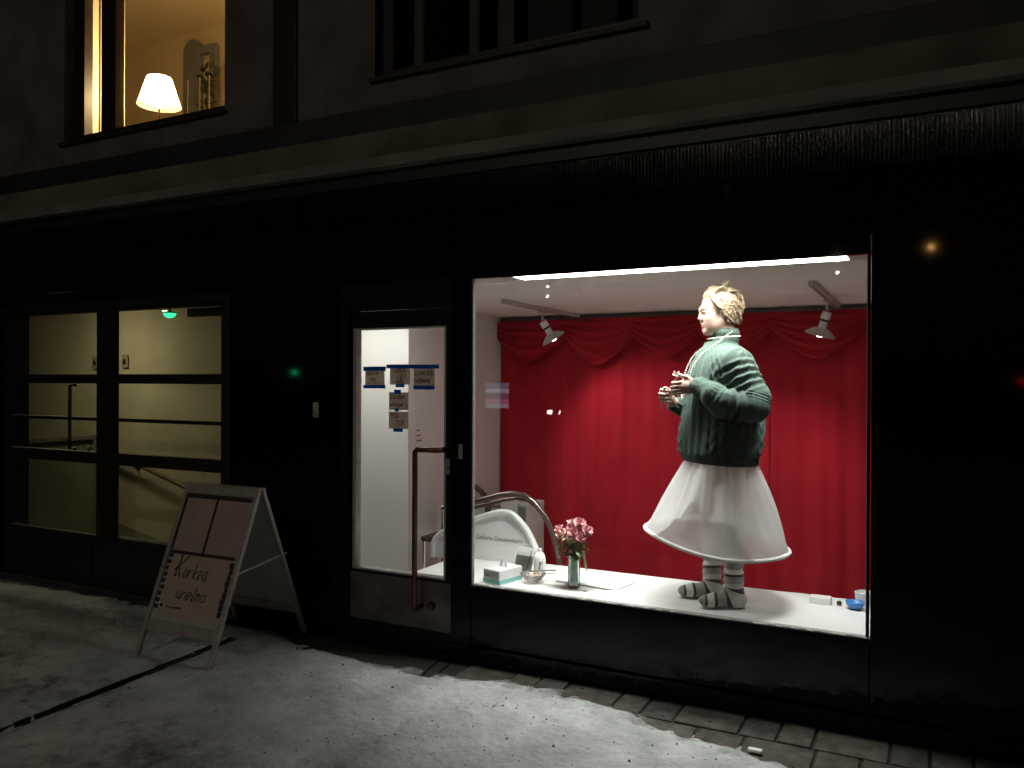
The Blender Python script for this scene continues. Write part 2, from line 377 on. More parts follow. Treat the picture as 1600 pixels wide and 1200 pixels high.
# ================================================================== GROUND
gm = MB().add([(-150, -150, -.07), (150, -150, -.07), (150, 150, -.07), (-150, 150, -.07)], [(0, 1, 2, 3)])
struct(gm.build('ground', M['asphalt']))
def snow_mat():
    Mt = mat('trodden dirty snow', (.62, .62, .59), .8, bump=.7, bscale=28, spec=.25); nt = Mt.node_tree; n = nt.nodes; l = nt.links
    p = n['Principled BSDF']; tc = n.new('ShaderNodeTexCoord')
    def nz(scale, det, rough=.6):
        t = n.new('ShaderNodeTexNoise'); t.inputs['Scale'].default_value = scale; t.inputs['Detail'].default_value = det; t.inputs['Roughness'].default_value = rough
        l.new(tc.outputs['Object'], t.inputs['Vector']); return t
    def ramp(src, a, b, c0, c1):
        r = n.new('ShaderNodeValToRGB'); r.color_ramp.elements[0].position = a; r.color_ramp.elements[1].position = b
        r.color_ramp.elements[0].color = (*c0, 1); r.color_ramp.elements[1].color = (*c1, 1); l.new(src, r.inputs[0]); return r
    base = ramp(nz(2.2, 12, .74).outputs[0], .33, .66, (.33, .335, .32), (.70, .705, .685))
    at = n.new('ShaderNodeAttribute'); at.attribute_name = 'dirt'
    d2 = nz(11, 8, .72); ad = n.new('ShaderNodeMath'); ad.operation = 'ADD'
    l.new(at.outputs['Fac'], ad.inputs[0]); l.new(d2.outputs[0], ad.inputs[1])
    mr = n.new('ShaderNodeMapRange'); mr.inputs['From Min'].default_value = .62; mr.inputs['From Max'].default_value = .98; l.new(ad.outputs[0], mr.inputs[0])
    mx = n.new('ShaderNodeMix'); mx.data_type = 'RGBA'
    l.new(mr.outputs[0], mx.inputs[0]); l.new(base.outputs[0], mx.inputs[6]); mx.inputs[7].default_value = (.075, .066, .050, 1)
    l.new(mx.outputs[2], p.inputs['Base Color']); return Mt
M['snow'] = snow_mat(); _b = [n for n in M['snow'].node_tree.nodes if n.type == 'BUMP'][0]; _b.inputs['Strength'].default_value = 1.0; _b.inputs['Distance'].default_value = .02
CH = [(-3.835, -.30, -3.70, -2.6, .055), (-2.475, .0, -2.42, -.34, .05)]      # drain channels: x0,y0 -> x1,y1, width
def snow_sheet():
    xs = np.arange(-9.6, 1.6, .016); ys = np.arange(-3.2, .13, .016); X, Y = np.meshgrid(xs, ys, indexing='ij')
    h = .016+.016*noise2(X*.9+5, Y*.9+3, 1, 3)+.014*noise2(X*4+9, Y*4, 2, 4)+.007*noise2(X*14, Y*14, 3, 3)
    dirt = .26*noise2(X*.7+2, Y*.9+7, 5, 4)+.16*noise2(X*2.6, Y*3.4, 21, 3)
    h += .006*np.abs(noise2(X*7+2, Y*7, 22, 3))
    dirt += .30*np.exp(-(((X+2.9)/.7)**2+((Y+1.75)/.33)**2)) + .20*np.exp(-(((X+4.4)/1.0)**2+((Y+1.3)/.5)**2)) + .36*np.exp(-(((X+2.75)/.5)**2+((Y+.14)/.17)**2))
    dirt -= .10*np.exp(-(((X+1.9)/1.2)**2+((Y+.8)/.5)**2))
    # bare strip along the wall, wider in front of the shop window
    edge = np.interp(X, [-9.6, -4.2, -3.3, -2.5, -2.0, -1.5, -1.0, -.4, .3, 1.6], [.10, .12, .30, .36, .20, .23, .38, .56, .75, .9])
    edge = edge+.10*noise2(X*3.5, Y*2+1, 8, 3)+.03*noise2(X*20, Y*20, 9, 2)
    dd = -Y-edge; h += np.clip(dd*.28, -.05, .012)-.004
    dirt += np.clip(.24-dd*1.6, 0, .3)
    # footprints
    r = random.Random(11)
    for i in range(85):
        fx = r.uniform(-5.2, .6); fy = r.uniform(-2.3, -.25); a = r.uniform(-.7, .7)+(0 if r.random() < .6 else math.pi/2)
        q = (abs(X-fx) < .25) & (abs(Y-fy) < .25)
        u = (X[q]-fx)*math.cos(a)+(Y[q]-fy)*math.sin(a); v = -(X[q]-fx)*math.sin(a)+(Y[q]-fy)*math.cos(a)
        for (cx, ru, rv) in ((.05, .095, .048), (-.095, .042, .035)):
            rr = ((u-cx)/ru)**2+(v/rv)**2
            h[q] -= .008*np.exp(-rr**2)-.005*np.exp(-((rr-1.6)/.5)**2); dirt[q] += r.uniform(.0, .15)*np.exp(-rr**2)*(1+.8*np.sin(u*170))
    for (x0, y0, x1, y1, w) in CH:
        L = Vector((x1-x0, y1-y0)); n = L.length; L /= n
        t = (X-x0)*L.x+(Y-y0)*L.y; s = np.abs(-(X-x0)*L.y+(Y-y0)*L.x)+.016*noise2(X*12, Y*12, 14, 2)
        c = (t > 0) & (t < n) & (s < w*.5+.012); h = np.where(c, -.055, h); dirt = np.where((t > -.05) & (t < n) & (s < w+.06), dirt+.10, dirt)
    for (x0, y0, x1, y1, w) in CH:
        L = Vector((x1-x0, y1-y0)); n = L.length; L /= n; s = np.abs(-(X-x0)*L.y+(Y-y0)*L.x); t = (X-x0)*L.x+(Y-y0)*L.y
        h = np.where((t > -.05) & (t < n+.05), np.minimum(h, -.002+s*.16), h)
    h = np.where((Y > -.35) & (X < -4.3) & (X > -7), h-.004, h)
    V = np.stack([X, Y, h], -1).reshape(-1, 3)
    o = np_mesh('snow', V, grid_faces(len(xs), len(ys)), M['snow'])
    at = o.data.attributes.new('dirt', 'FLOAT', 'POINT'); at.data.foreach_set('value', dirt.astype(np.float32).ravel())
    o['kind'] = 'structure'; return xs, ys, h
SX, SY, SH = snow_sheet()
def snow_z(x, y):
    i = min(max(int((x-SX[0])/.016), 0), len(SX)-1); j = min(max(int((y-SY[0])/.016), 0), len(SY)-1); return max(SH[i, j], 0)
# drain channels
for k, (x0, y0, x1, y1, w) in enumerate(CH):
    a = Vector((x0, y0, 0)); b = Vector((x1, y1, 0)); t = (b-a).normalized(); n = Vector((-t.y, t.x, 0))*(w*.5+.02)
    mb = MB(); z0 = -.045; z1 = -.006; tn = n.normalized()*.012
    for (p, q_) in ((n, n-tn), (-n+tn, -n)):
        V = [a+p, b+p, b+q_, a+q_]; mb.add([v+Vector((0, 0, z0)) for v in V]+[v+Vector((0, 0, z1)) for v in V], [(4,5,6,7),(0,4,7,3),(1,2,6,5),(0,1,5,4),(3,7,6,2)])
    V = [a+n-tn, b+n-tn, b-n+tn, a-n+tn]; mb.add([v+Vector((0, 0, z0+.006)) for v in V], [(0, 1, 2, 3)])
    o = mb.build('drain_channel', M['iron'])
    tag(o, ['long dark drain channel running through the snow from under the sandwich board', 'short dark drain channel stub in the snow at the foot of the shop door'][k], 'drain', 'drain channels in the pavement')
# wall foot pavers, one by one
pav_me = None
def pavers():
    k = 0
    struct(MB().box(-9.6, 1.6, -.95, .13, -.068, -.013).build('paving_bed', M['joint']))
    bed = bpy.data.objects['paving_bed']
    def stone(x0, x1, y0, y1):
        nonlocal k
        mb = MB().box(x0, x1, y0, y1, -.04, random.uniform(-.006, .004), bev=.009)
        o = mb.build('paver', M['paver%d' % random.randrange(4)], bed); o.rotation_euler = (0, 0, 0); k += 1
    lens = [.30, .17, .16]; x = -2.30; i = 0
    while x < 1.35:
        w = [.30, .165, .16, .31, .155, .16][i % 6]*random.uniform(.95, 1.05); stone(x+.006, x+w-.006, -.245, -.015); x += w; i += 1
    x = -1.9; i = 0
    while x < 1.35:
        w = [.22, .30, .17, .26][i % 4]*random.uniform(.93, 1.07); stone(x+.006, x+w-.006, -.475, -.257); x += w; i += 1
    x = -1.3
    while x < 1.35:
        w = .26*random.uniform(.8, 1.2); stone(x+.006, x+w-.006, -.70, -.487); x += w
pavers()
def grit():
    mb = MB(); r = random.Random(4)
    for i in range(520):
        x = r.gauss(-1.6, 1.3) if i % 3 else r.uniform(-6, .8); y = -abs(r.gauss(.55, .55))-.05 if i % 4 else r.uniform(-2.6, -.05)
        if not (-9 < x < 1.4) or y < -3: continue
        s = r.choice([.003, .004, .005, .006, .010 if r.random() < .3 else .004]); z = snow_z(x, y)
        V = [(x+s*r.uniform(.6, 1.2)*a, y+s*r.uniform(.6, 1.2)*b, z+s*c) for a, b, c in ((1,0,.1),(0,1,.1),(-1,0,.1),(0,-1,.1),(0,0,.9),(0,0,-.5))]
        mb.add(V, [(0,1,4),(1,2,4),(2,3,4),(3,0,4),(1,0,5),(2,1,5),(3,2,5),(0,3,5)])
    o = mb.build('grit', M['grit']); tag(o, 'dark gravel grit scattered over the trodden snow', 'grit', kind='stuff')
grit()
# entrance slab under the stair doors and frozen scraps
struct(MB().box(-7.2, -4.1, -.17, .02, -.05, .018, bev=.008).build('entrance_slab', M['asphalt']))
mb = MB(); p0 = Vector((-.66, -.42, .01))
mb.box(p0.x-.03, p0.x+.03, p0.y-.014, p0.y+.014, p0.z, p0.z+.012, bev=.005)
tag(mb.build('litter', M['white_board']), 'small pale scrap of ice lying on the bare pavers below the window', 'litter')

# ================================================================== BUILDING
B = empty('building', (0, 0, 0), 'dark city building with a black polished ground floor and brown stucco above', 'building')
def panel(x0, x1, z0, z1, y0=0.0, y1=.14, mt='granite', name='granite_panel'):
    g = .0025
    return box(name, M[mt], B, x0+g, x1-g, y0, y1, z0+g, z1-g, bev=.0012)
# ground floor cladding, panel by panel, with thin joints
for x0, x1 in ((-12, -9.4), (-9.4, -6.90)):
    for z0, z1 in ((-.05, 1.1), (1.1, 2.2)): panel(x0, x1, z0, z1)
for z0, z1 in ((-.05, .43), (.43, 1.1), (1.1, 2.2)): panel(-4.20, -3.27, z0, z1)
panel(-2.33, -.236, .10, .418)
panel(-2.45, .9, -.05, .098, -.022, .14, name='plinth_stone'); 
for x0, x1 in ((-.236, .9), (.9, 2.2), (2.2, 4.0)):
    for z0, z1 in ((.10, 1.1), (1.1, 2.283)): panel(x0, x1, z0, z1)
panel(.9, 4, -.05, .098, -.022, .14, name='plinth_stone')
xs_ = [-12, -9.4, -6.9, -4.2, -2.45, .9, 2.2, 4.0]
for x0, x1 in zip(xs_[:-1], xs_[1:]):
    panel(x0, x1, 2.283, 2.575)
    if x1 <= -6.89: panel(x0, x1, 2.2, 2.283)
panel(-6.9, -4.2, 2.2, 2.283); panel(-4.2, -2.45, 2.2, 2.283)
# wall core behind the cladding
core = MB(); core.box(-3.659, -3.272, .141, .152, -.07, 2.29)
for a in ((-12, -6.9, .141, .30, -.07, 2.9), (-4.2, -3.66, .141, .30, -.07, 2.3), (-.236, 4, .141, .30, -.07, 2.9), (-2.33, -.236, .141, .17, -.07, .40), (-6.9, -.236, .141, .30, 2.3, 2.9)): core.box(*a)
core.build('wall_core', M['dark_room'], B)
# ribbed metal fascia (corrugated sheet)
def ribbed():
    pit = .019; n = int(16/pit); V = []; F = []; prof = []
    for i in range(n):
        x = -12+i*pit
        k = random.uniform(.7, 1.1); x += random.uniform(-.001, .001); prof += [(x+pit*.72*q/7, -.0125*k*math.sin(math.pi*q/7)) for q in range(8)]
    for x, y in prof:
        if x > 4: break
        V += [(x, y+.012, 2.58), (x, y+.012, 2.785)]
    for i in range(len(V)//2-1): F.append((2*i, 2*i+2, 2*i+3, 2*i+1))
    o = MB().add(V, F).build('ribbed_fascia', M['rib'], B); smooth_angle(o, 75); return o
ribbed()
box('fascia_backing', M['black_metal'], B, -12, 4, .026, .139, 2.579, 2.88)
box('fascia_strip', M['pipe'], B, -12, 4, -.012, .025, 2.79, 2.872)
# ledge with pale drip lip and dark flashing
box('ledge', M['ledge'], B, -12, 4, -.06, .14, 2.944, 3.10, bev=.008)
box('ledge_lip', M['ledge_lip'], B, -12, 4, -.085, .14, 2.872, 2.941, bev=.006)
box('flashing', M['flashing'], B, -12, 4, -.02, .14, 3.103, 3.262, bev=.006)
# upper wall with two window openings
UZ0, UZ1 = 3.44, 5.25
W1 = (-5.99, -4.27); W2 = (-3.01, -1.31)
for a in ((-12, W1[0], 3.265, 6.5), (W1[1], W2[0], 3.265, 6.5), (W2[1], 4, 3.265, 6.5), (W1[0], W1[1], 3.265, UZ0), (W2[0], W2[1], 3.265, UZ0), (W1[0], W1[1], UZ1, 6.5), (W2[0], W2[1], UZ1, 6.5)):
    box('stucco_wall', M['stucco'], B, a[0], a[1], .0, .30, a[2], a[3])
def upper_window(x0, x1, bars, room):
    f = MB(); y0, y1 = .08, .15
    f.box(x0, x0+bars[0], y0, y1, UZ0, UZ1); f.box(x1-.055, x1, y0, y1, UZ0, UZ1)
    f.box(x0+bars[0], x1-.055, y0, y1, UZ0, UZ0+.07); f.box(x0+bars[0], x1-.055, y0, y1, UZ1-.07, UZ1)
    f.box(bars[1], bars[2], y0-.004, y1, UZ0+.07, UZ1-.07)
    o = f.build('upper_window', M['wood_dark'], B)
    for a, b in ((x0+bars[0], bars[1]), (bars[2], x1-.055)):
        MB().add([(a, .11, UZ0+.07), (b, .11, UZ0+.07), (b, .11, UZ1-.07), (a, .11, UZ1-.07)], [(0, 1, 2, 3)]).build('pane', M['room_glass'], o)
    box('sill', M['flashing'], o, x0-.03, x1+.03, -.035, .079, UZ0-.028, UZ0-.003, bev=.004)
    return o
upper_window(W1[0], W1[1], (.13, -5.655, -5.49), True)
w2 = upper_window(W2[0], W2[1], (.08, -2.2, -2.1), False)
# dark vertical strip between the upper windows
box('wall_strip', M['pipe'], B, -3.815, -3.62, -.022, -.001, 3.263, 6.5, bev=.003)
# ---- shop window frame and glass
sw = MB()
sw.box(-2.45, -2.32, -.008, .030, .098, 2.283); sw.box(-.249, -.237, -.006, .030, .42, 2.199)
sw.box(-2.32, -.249, -.015, .058, .418, .4335)
swo = sw.build('shop_window', M['granite'], B); box('header', M['granite'], swo, -2.32, -.249, -.004, .030, 2.185, 2.283)
fr = MB(); fr.box(-2.319, -2.314, .004, .028, .436, 2.184); fr.box(-.253, -.250, .004, .028, .436, 2.184); fr.box(-2.314, -.253, .004, .05, .434, .441)
fr.build('bead', M['alu'], swo)
mb = MB()
for i in range(60):
    x = -2.3+i*.0345; h = random.uniform(.003, .009); mb.box(x, x+.034, -.010, .014, .4415, .4415+h, bev=.002)
mb.build('frost_crust', M['white_board'], swo)
MB().add([(-2.314, .02, .441), (-.253, .02, .441), (-.253, .02, 2.184), (-2.314, .02, 2.184)], [(0, 1, 2, 3)]).build('glass', M['shop_glass'], swo)

# ---- shop door
d = MB()
d.box(-3.268, -3.19, -.004, .075, -.03, 2.199); d.box(-3.19, -2.45, -.004, .12, 2.03, 2.199)
d.build('door_frame', M['black_metal'], B)
dl = MB(); dl.box(-3.188, -3.172, .012, .07, .03, 2.026); dl.box(-2.495, -2.452, .012, .07, .03, 2.026)
dl.box(-3.172, -2.495, .012, .07, 1.925, 2.026); dl.box(-3.172, -2.495, .012, .07, .03, .44)
do = dl.build('shop_door', M['black_metal'], B)
box('threshold', M['black_metal'], B, -3.267, -2.452, -.03, .139, -.065, .026, bev=.004)
ab = MB(); ab.box(-3.171, -3.150, .006, .062, .442, 1.924); ab.box(-2.508, -2.496, .006, .062, .442, 1.924); ab.box(-3.150, -2.508, .006, .062, .442, .452); ab.box(-3.150, -2.508, .006, .062, 1.915, 1.924)
ab.build('glazing_bead', M['alu'], do)
MB().add([(-3.150, .04, .452), (-2.508, .04, .452), (-2.508, .04, 1.915), (-3.150, .04, 1.915)], [(0, 1, 2, 3)]).build('glass', M['door_glass'], do)
box('kick_plate', M['steel_worn'], do, -3.186, -2.454, .004, .0115, .14, .425, bev=.002)
hd = MB().tube([(-2.50, .01, 1.203), (-2.50, -.055, 1.203), (-2.512, -.067, 1.203), (-2.648, -.067, 1.203), (-2.660, -.067, 1.190), (-2.660, -.067, .285), (-2.660, -.06, .272), (-2.660, .008, .272)], .0165, 10)
smooth_angle(hd.build('handle', M['bronze'], do), 50)
mb = MB().box(-2.492, -2.470, .004, .0115, 1.06, 1.15, bev=.003); mb.lathe([(.0001, .02), (.008, .02), (.009, .0)], (-2.481, .004, 1.105), 12, axis=Vector((0, -1, 0)))
mb.build('lock', M['alu'], do)
mb = MB().lathe([(.0001, .026), (.020, .024), (.026, .0)], (-2.585, .003, .285), 16, axis=Vector((0, -1, 0))); mb.build('door_stop', M['bronze'], do)
box('frame_plate', M['alu'], B, -2.40, -2.372, -.014, -.0085, 1.155, 1.24, bev=.003)
db = empty('doorbell', (-3.455, 0, 1.37), 'small pale doorbell plate on the black granite left of the shop door', 'doorbell')
box('plate', M['lampgrey'], db, -.022, .022, -.012, -.001, 0, .095, bev=.003); box('button', M['alu'], db, -.012, .012, -.017, -.0125, .012, .036, bev=.002)
# ---- stair hall double doors
for x0, x1 in ((-6.9, -6.80), (-4.27, -4.2)): box('stair_door_frame', M['wood_dark'], B, x0, x1, -.004, .14, -.03, 2.199)
box('stair_door_frame', M['wood_dark'], B, -6.80, -4.27, -.004, .14, 2.14, 2.199)
def leaf(x0, x1, st_l, st_r, push):
    f = MB(); y0, y1 = .02, .075; a, b = x0+st_l, x1-st_r
    f.box(x0, a, y0, y1, .02, 2.138); f.box(b, x1, y0, y1, .02, 2.138)
    zs = [(.02, .42), (.965, 1.052), (1.575, 1.645), (2.118, 2.138)]
    for z0, z1 in zs: f.box(a, b, y0, y1, z0, z1)
    f.box(a, b, y0+.01, y1-.01, 1.29, 1.315)
    o = f.build('stair_door', M['wood_dark'], B)
    for z0, z1 in ((.42, .965), (1.052, 1.29), (1.315, 1.575), (1.645, 2.118)):
        MB().add([(a, .045, z0), (b, .045, z0), (b, .045, z1), (a, .045, z1)], [(0, 1, 2, 3)]).build('pane', M['hall_glass'], o)
    box('bottom_panel', M['wood_dark'], o, a+.05, b-.05, .012, .019, .08, .37, bev=.003)
    if push:
        smooth_angle(MB().tube([(-5.865, .02, 1.56), (-5.865, -.03, 1.56), (-5.865, -.03, 1.07), (-5.865, .02, 1.07)], .013, 8).build('push_bar', M['bronze'], o), 50)
        MB().lathe([(.0001, .05), (.018, .045), (.02, .02), (.008, .0)], (-5.67, .02, 1.08), 14, axis=Vector((0, -1, 0))).build('knob', M['alu'], o)
    return o
leaf(-6.80, -5.535, .06, .085, True)
lf = leaf(-5.53, -4.27, .092, .045, False)
box('door_closer', M['black'], lf, -4.72, -4.35, .08, .14, 2.055, 2.115, bev=.006)

# ================================================================== STAIR HALL
struct(box('hall_floor', M['hall_floor'], None, -10.2, -4.36, .142, 1.6, -.06, 0))
struct(box('hall_wall', M['hall_wall'], None, -10.2, -4.36, 1.6, 1.7, -.06, 2.6))
struct(box('hall_wall', M['hall_wall'], None, -10.3, -10.2, .302, 1.7, -.06, 2.6))
struct(box('hall_wall', M['hall_wall'], None, -4.36, -4.30, .302, 1.7, -.06, 2.6))
struct(box('hall_ceiling', M['hall_wall'], None, -10.3, -4.36, .302, 1.6, 2.32, 2.4))
ld = empty('stair_landing', (-9.0, 1.3, 0), 'dim olive half wall of the stair landing behind the left stair door leaf', 'landing wall')
mb = MB().add([(0,0,0),(1.55,0,0),(1.55,0,1.02),(0,0,.90),(0,.18,0),(1.55,.18,0),(1.55,.18,1.02),(0,.18,.90)], [(3,2,1,0)[::-1],(4,7,6,5)[::-1],(3,7,6,2)[::-1],(1,2,6,5),(0,4,7,3)]); mb.build('half_wall', M['hall_dado'], ld)
mb = MB().add([(0,-.02,.89),(1.55,-.02,1.01),(1.55,.2,1.01),(0,.2,.89),(0,-.02,.93),(1.55,-.02,1.05),(1.55,.2,1.05),(0,.2,.93)], [(0,1,5,4),(1,2,6,5),(2,3,7,6),(3,0,4,7),(4,5,6,7),(3,2,1,0)]); mb.build('cap', M['hall_floor'], ld)
st = MB(); 
V = [(-7.46, 1.585, .13), (-6.6, 1.585, -.04), (-7.46, 1.585, -.04)]; st.add(V+[(x, 1.599, z) for x, _, z in V], [(0,1,2),(0,3,4,1)][::1])
tag(st.build('stair_skirting', M['hall_dado']), 'sloping olive skirting low on the hall wall behind the right stair door', 'skirting')
hr = empty('handrail', (-7.695, 1.5, .965), 'brown wooden handrail sloping down the yellow hall wall behind the right stair door', 'handrail')
smooth_angle(MB().tube([(0, 0, 0), (.22, 0, -.09), (2.4, 0, -.69)], .021, 10).build('rail', M['wood_rail'], hr), 50)
MB().tube([(.56, 0, -.19), (.56, .03, -.24), (.52, .09, -.245)], .011, 8).build('bracket', M['bronze'], hr)
MB().lathe([(.0001, .012), (.035, .010), (.04, 0)], (.52, .1, -.245), 14, axis=Vector((0, -1, 0))).build('rosette', M['bronze'], hr)
for k, (x, z) in enumerate(((-7.83, 1.72), (-7.36, 1.73))):
    o = empty('light_switch', (x, 1.59, z), ['brown switch plate seen at the right edge of the left stair door', 'brown switch plate seen at the left edge of the right stair door'][k], 'switch', group='hall wall switches')
    box('plate', M['hall_dado'], o, -.045, .045, -.012, 0, 0, .135, bev=.003); box('rocker', M['bronze'], o, -.02, .02, -.018, -.0125, .04, .09, bev=.002)
ex = empty('exit_lamp', (-5.52, .6, 2.135), 'round green emergency exit lamp glowing under the hall ceiling', 'exit lamp')
MB().lathe([(.0001, -.055), (.03, -.05), (.058, -.032), (.072, .0)], (0, 0, .02), 20).build('green_dome', M['green_glow'], ex, True)
MB().lathe([(.074, .0), (.074, .012)], (0, 0, .022), 20).build('white_ring', M['black'], ex)
ex.scale = (.72, .72, .72)
box('light_bar', M['white_glow'], ex, -.035, .05, -.076, -.074, .035, .047)
MB().lathe([(.012, .03), (.012, .25)], (0, 0, 0), 10).build('stem', M['black'], ex)
hl = empty('hall_ceiling_lamp', (-7.2, .80, 2.31), 'round warm opal lamp on the stair hall ceiling above the doors', 'ceiling lamp')
MB().lathe([(.0001, -.06), (.08, -.05), (.12, -.02), (.13, 0)], (0, 0, 0), 24).build('opal_glass', emit('opal hall glow', (1, .91, .64), HALL), hl, True)
MB().lathe([(.132, 0), (.14, .008)], (0, 0, 0), 24).build('base', M['white_plastic'], hl)

# ================================================================== UPSTAIRS ROOM
struct(box('upper_floor', M['floor_grey'], None, -12, 4, .302, 4.0, 2.92, 3.0))
struct(box('upper_wall', M['warm_wall'], None, -9.6, -3.4, 2.6, 2.7, 3.0, 5.9))
struct(box('upper_wall', M['warm_wall'], None, -9.7, -9.6, .302, 2.7, 3.0, 5.9))
struct(box('upper_wall', M['warm_wall'], None, -3.42, -3.36, .302, 2.7, 3.0, 5.9))
struct(box('upper_ceiling', M['warm_wall'], None, -9.7, -3.36, .302, 2.6, 5.62, 5.7))
struct(box('dark_room_wall', M['dark_room'], None, -3.35, 2, 1.6, 1.7, 3.0, 5.9))
ic = MB(); ic.box(-6.06, -5.925, .152, .46, 3.30, 5.35); ic.box(-5.924, -5.905, .155, .20, 3.30, 5.35, bev=.003); ic.box(-5.924, -5.91, .255, .29, 3.30, 5.35, bev=.003)
ic.box(-5.924, -5.895, .425, .462, 3.30, 5.35, bev=.004); ic.box(-5.924, -5.915, .33, .36, 3.3, 5.35, bev=.003)
ic.build('inner_lining', M['cream_wood'], bpy.data.objects['upper_window'])
smooth_angle(MB().tube([(-5.92, .31, 3.80), (-5.88, .31, 3.795), (-5.875, .31, 3.71)], .006, 8).build('window_latch', M['bronze'], bpy.data.objects['upper_window']), 50)
tl = empty('floor_lamp', (-5.53, .50, 3.0), 'lit cream lamp with a tapered fabric shade in the upstairs window', 'lamp')
sh = MB().lathe([(.168, .815), (.094, 1.04)], (0, 0, 0), 36); smooth_angle(sh.build('lamp_shade', M['shade'], tl), 60)
MB().tube([(0, 0, 0), (0, 0, .80)], .009, 8).build('stem', M['bronze'], tl)
MB().lathe([(.0001, 0), (.13, 0), (.13, .018), (.02, .03)], (0, 0, 0), 24).build('base', M['bronze'], tl)
MB().lathe([(.0001, .90), (.03, .885), (.036, .85), (.02, .80), (.012, .79)], (0, 0, 0), 16).build('bulb', emit('warm bulb', (1, .66, .26), 25), tl, True)
ul = bpy.data.lights.new('bulb_light', 'POINT'); ul.energy = UPLAMP; ul.color = (1, .72, .37); ul.shadow_soft_size = .05; uo = link(bpy.data.objects.new('bulb_light', ul), tl); uo.location = (0, 0, .96)
mb = MB()
for q in (0, 2.09, 4.19): mb.tube([(0, 0, .80), (.164*math.cos(q), .164*math.sin(q), .816)], .003, 6)
mb.build('shade_spider', M['bronze'], tl)
rk = empty('clothes_rack', (-6.6, 1.7, 3.0), 'thin chrome clothes rack poles behind the lit lamp upstairs', 'rack')
for x in (.0, .17, .30): MB().tube([(x, 0, 0), (x, 0, 1.60)], .010, 8).build('pole', M['chrome'], rk)
MB().tube([(.0, 0, 1.2), (.30, 0, 1.2)], .007, 6).build('cross_bar', M['chrome'], rk)
wd = empty('wall_panel', (-7.64, 2.57, 3.3), 'tall blue grey arched panel on the upstairs back wall behind the lamp', 'wall panel')
prof = [(0, 0), (.27, 0), (.27, 2.08)]+[(.135+.135*math.cos(q), 2.08+.12*math.sin(q)) for q in np.linspace(.2, math.pi-.2, 8)]+[(0, 2.08)]
mb = MB(); n_ = len(prof); mb.add([(x, -.03, z) for x, z in prof]+[(x, .02, z) for x, z in prof], [tuple(range(n_))]+[(i, i+n_, (i+1) % n_+n_, (i+1) % n_) for i in range(n_)]); mb.build('arched_panel', M['bluegrey'], wd)
hk = empty('door_surround', (-7.36, 2.57, 3.0), 'grey angled door surround on the upstairs back wall beside the arched panel', 'door surround')
MB().box(0, .24, -.05, .02, 2.30, 2.38).box(.16, .24, -.05, .02, 0, 2.30).build('surround', M['bluegrey'], hk)
pl = empty('houseplant', (-6.86, 2.2, 3.0), 'dark leafy houseplant at the right edge of the lit upstairs window', 'plant')
mb = MB(); r = random.Random(3)
for i in range(40):
    a = r.uniform(0, 6.28); e = r.uniform(.2, 1.2); b = Vector((r.uniform(-.06, .06), r.uniform(-.06, .06), 1.35+r.uniform(0, .55))); t = Vector((math.cos(a)*math.cos(e), math.sin(a)*math.cos(e), math.sin(e)))*r.uniform(.08, .18); s = Vector((-math.sin(a), math.cos(a), 0))*.03
    mb.add([b, b+t*.5+s, b+t, b+t*.5-s], [(0, 1, 2, 3)])
mb.build('foliage', M['dark_leaf'], pl); MB().lathe([(.0001, .9), (.09, .9), (.12, 1.2), (.11, 1.2), (.1, 1.15), (.0001, 1.15)], (0, 0, 0), 18).build('pot', M['bronze'], pl)
MB().tube([(0, 0, 1.1), (.0, 0, 1.9)], .012, 6).build('stem', M['stem'], pl); MB().box(-.15, .15, -.15, .15, 0, .9, bev=.01).build('stand', M['bronze'], pl)
# pale net curtains in the dark window
for k, (x0, x1) in enumerate(((-2.90, -2.83), (-2.50, -2.43))):
    xs = np.linspace(x0, x1, 12); V = [(x, .26+.012*math.sin(i*1.9), z) for i, x in enumerate(xs) for z in (3.5, 5.3)]
    o = MB().add(V, [(2*i, 2*i+2, 2*i+3, 2*i+1) for i in range(11)]).build('net_curtain', M['curtain_pale'], None, True)
    tag(o, ['pale net curtain strip at the left of the dark upstairs window', 'pale net curtain strip in the middle of the dark upstairs window'][k], 'curtain', 'net curtains in the dark upstairs window')

# ================================================================== SHOP INTERIOR
struct(box('shop_floor', M['floor_grey'], None, -4.29, 1.4, .142, 3.6, -.12, -.06))
struct(box('shop_ceiling', M['ceiling'], None, -4.29, 1.4, .034, 3.6, 2.205, 2.29))
struct(box('shop_wall', M['white_wall'], None, -4.295, -4.25, .302, 1.199, -.06, 2.204))
struct(box('shop_wall', M['white_wall'], None, -4.295, -3.581, 1.2, 1.3, -.06, 2.204))
struct(box('shop_wall', M['white_wall'], None, -3.68, -3.58, 1.302, 2.799, -.06, 2.204))
struct(box('shop_wall', M['white_wall'], None, -4.29, 1.4, 2.80, 2.9, -.06, 2.204))
struct(box('shop_wall', M['white_wall'], None, 1.0, 1.1, .302, 2.799, -.06, 2.204))
# wall text vinyl near the corner
o = MB(); 
for i in range(3): o.box(-3.579, -3.5775, 1.31, 1.39-.02*i, 1.13+i*.04, 1.141+i*.04)
tag(o.build('wall_lettering', M['ink_soft']), 'few small lines of grey lettering on the white wall seen through the shop door', 'lettering')
pf = empty('display_platform', (-2.80, .06, 0), 'white window display platform behind the big shop window', 'platform')
box('top', M['white_board'], pf, .0, 2.62, .0, .66, .405, .433, bev=.003)
box('front_board', M['white_board'], pf, .004, 2.616, .115, .135, 0, .404); box('back_board', M['white_board'], pf, .004, 2.616, .62, .64, 0, .404)
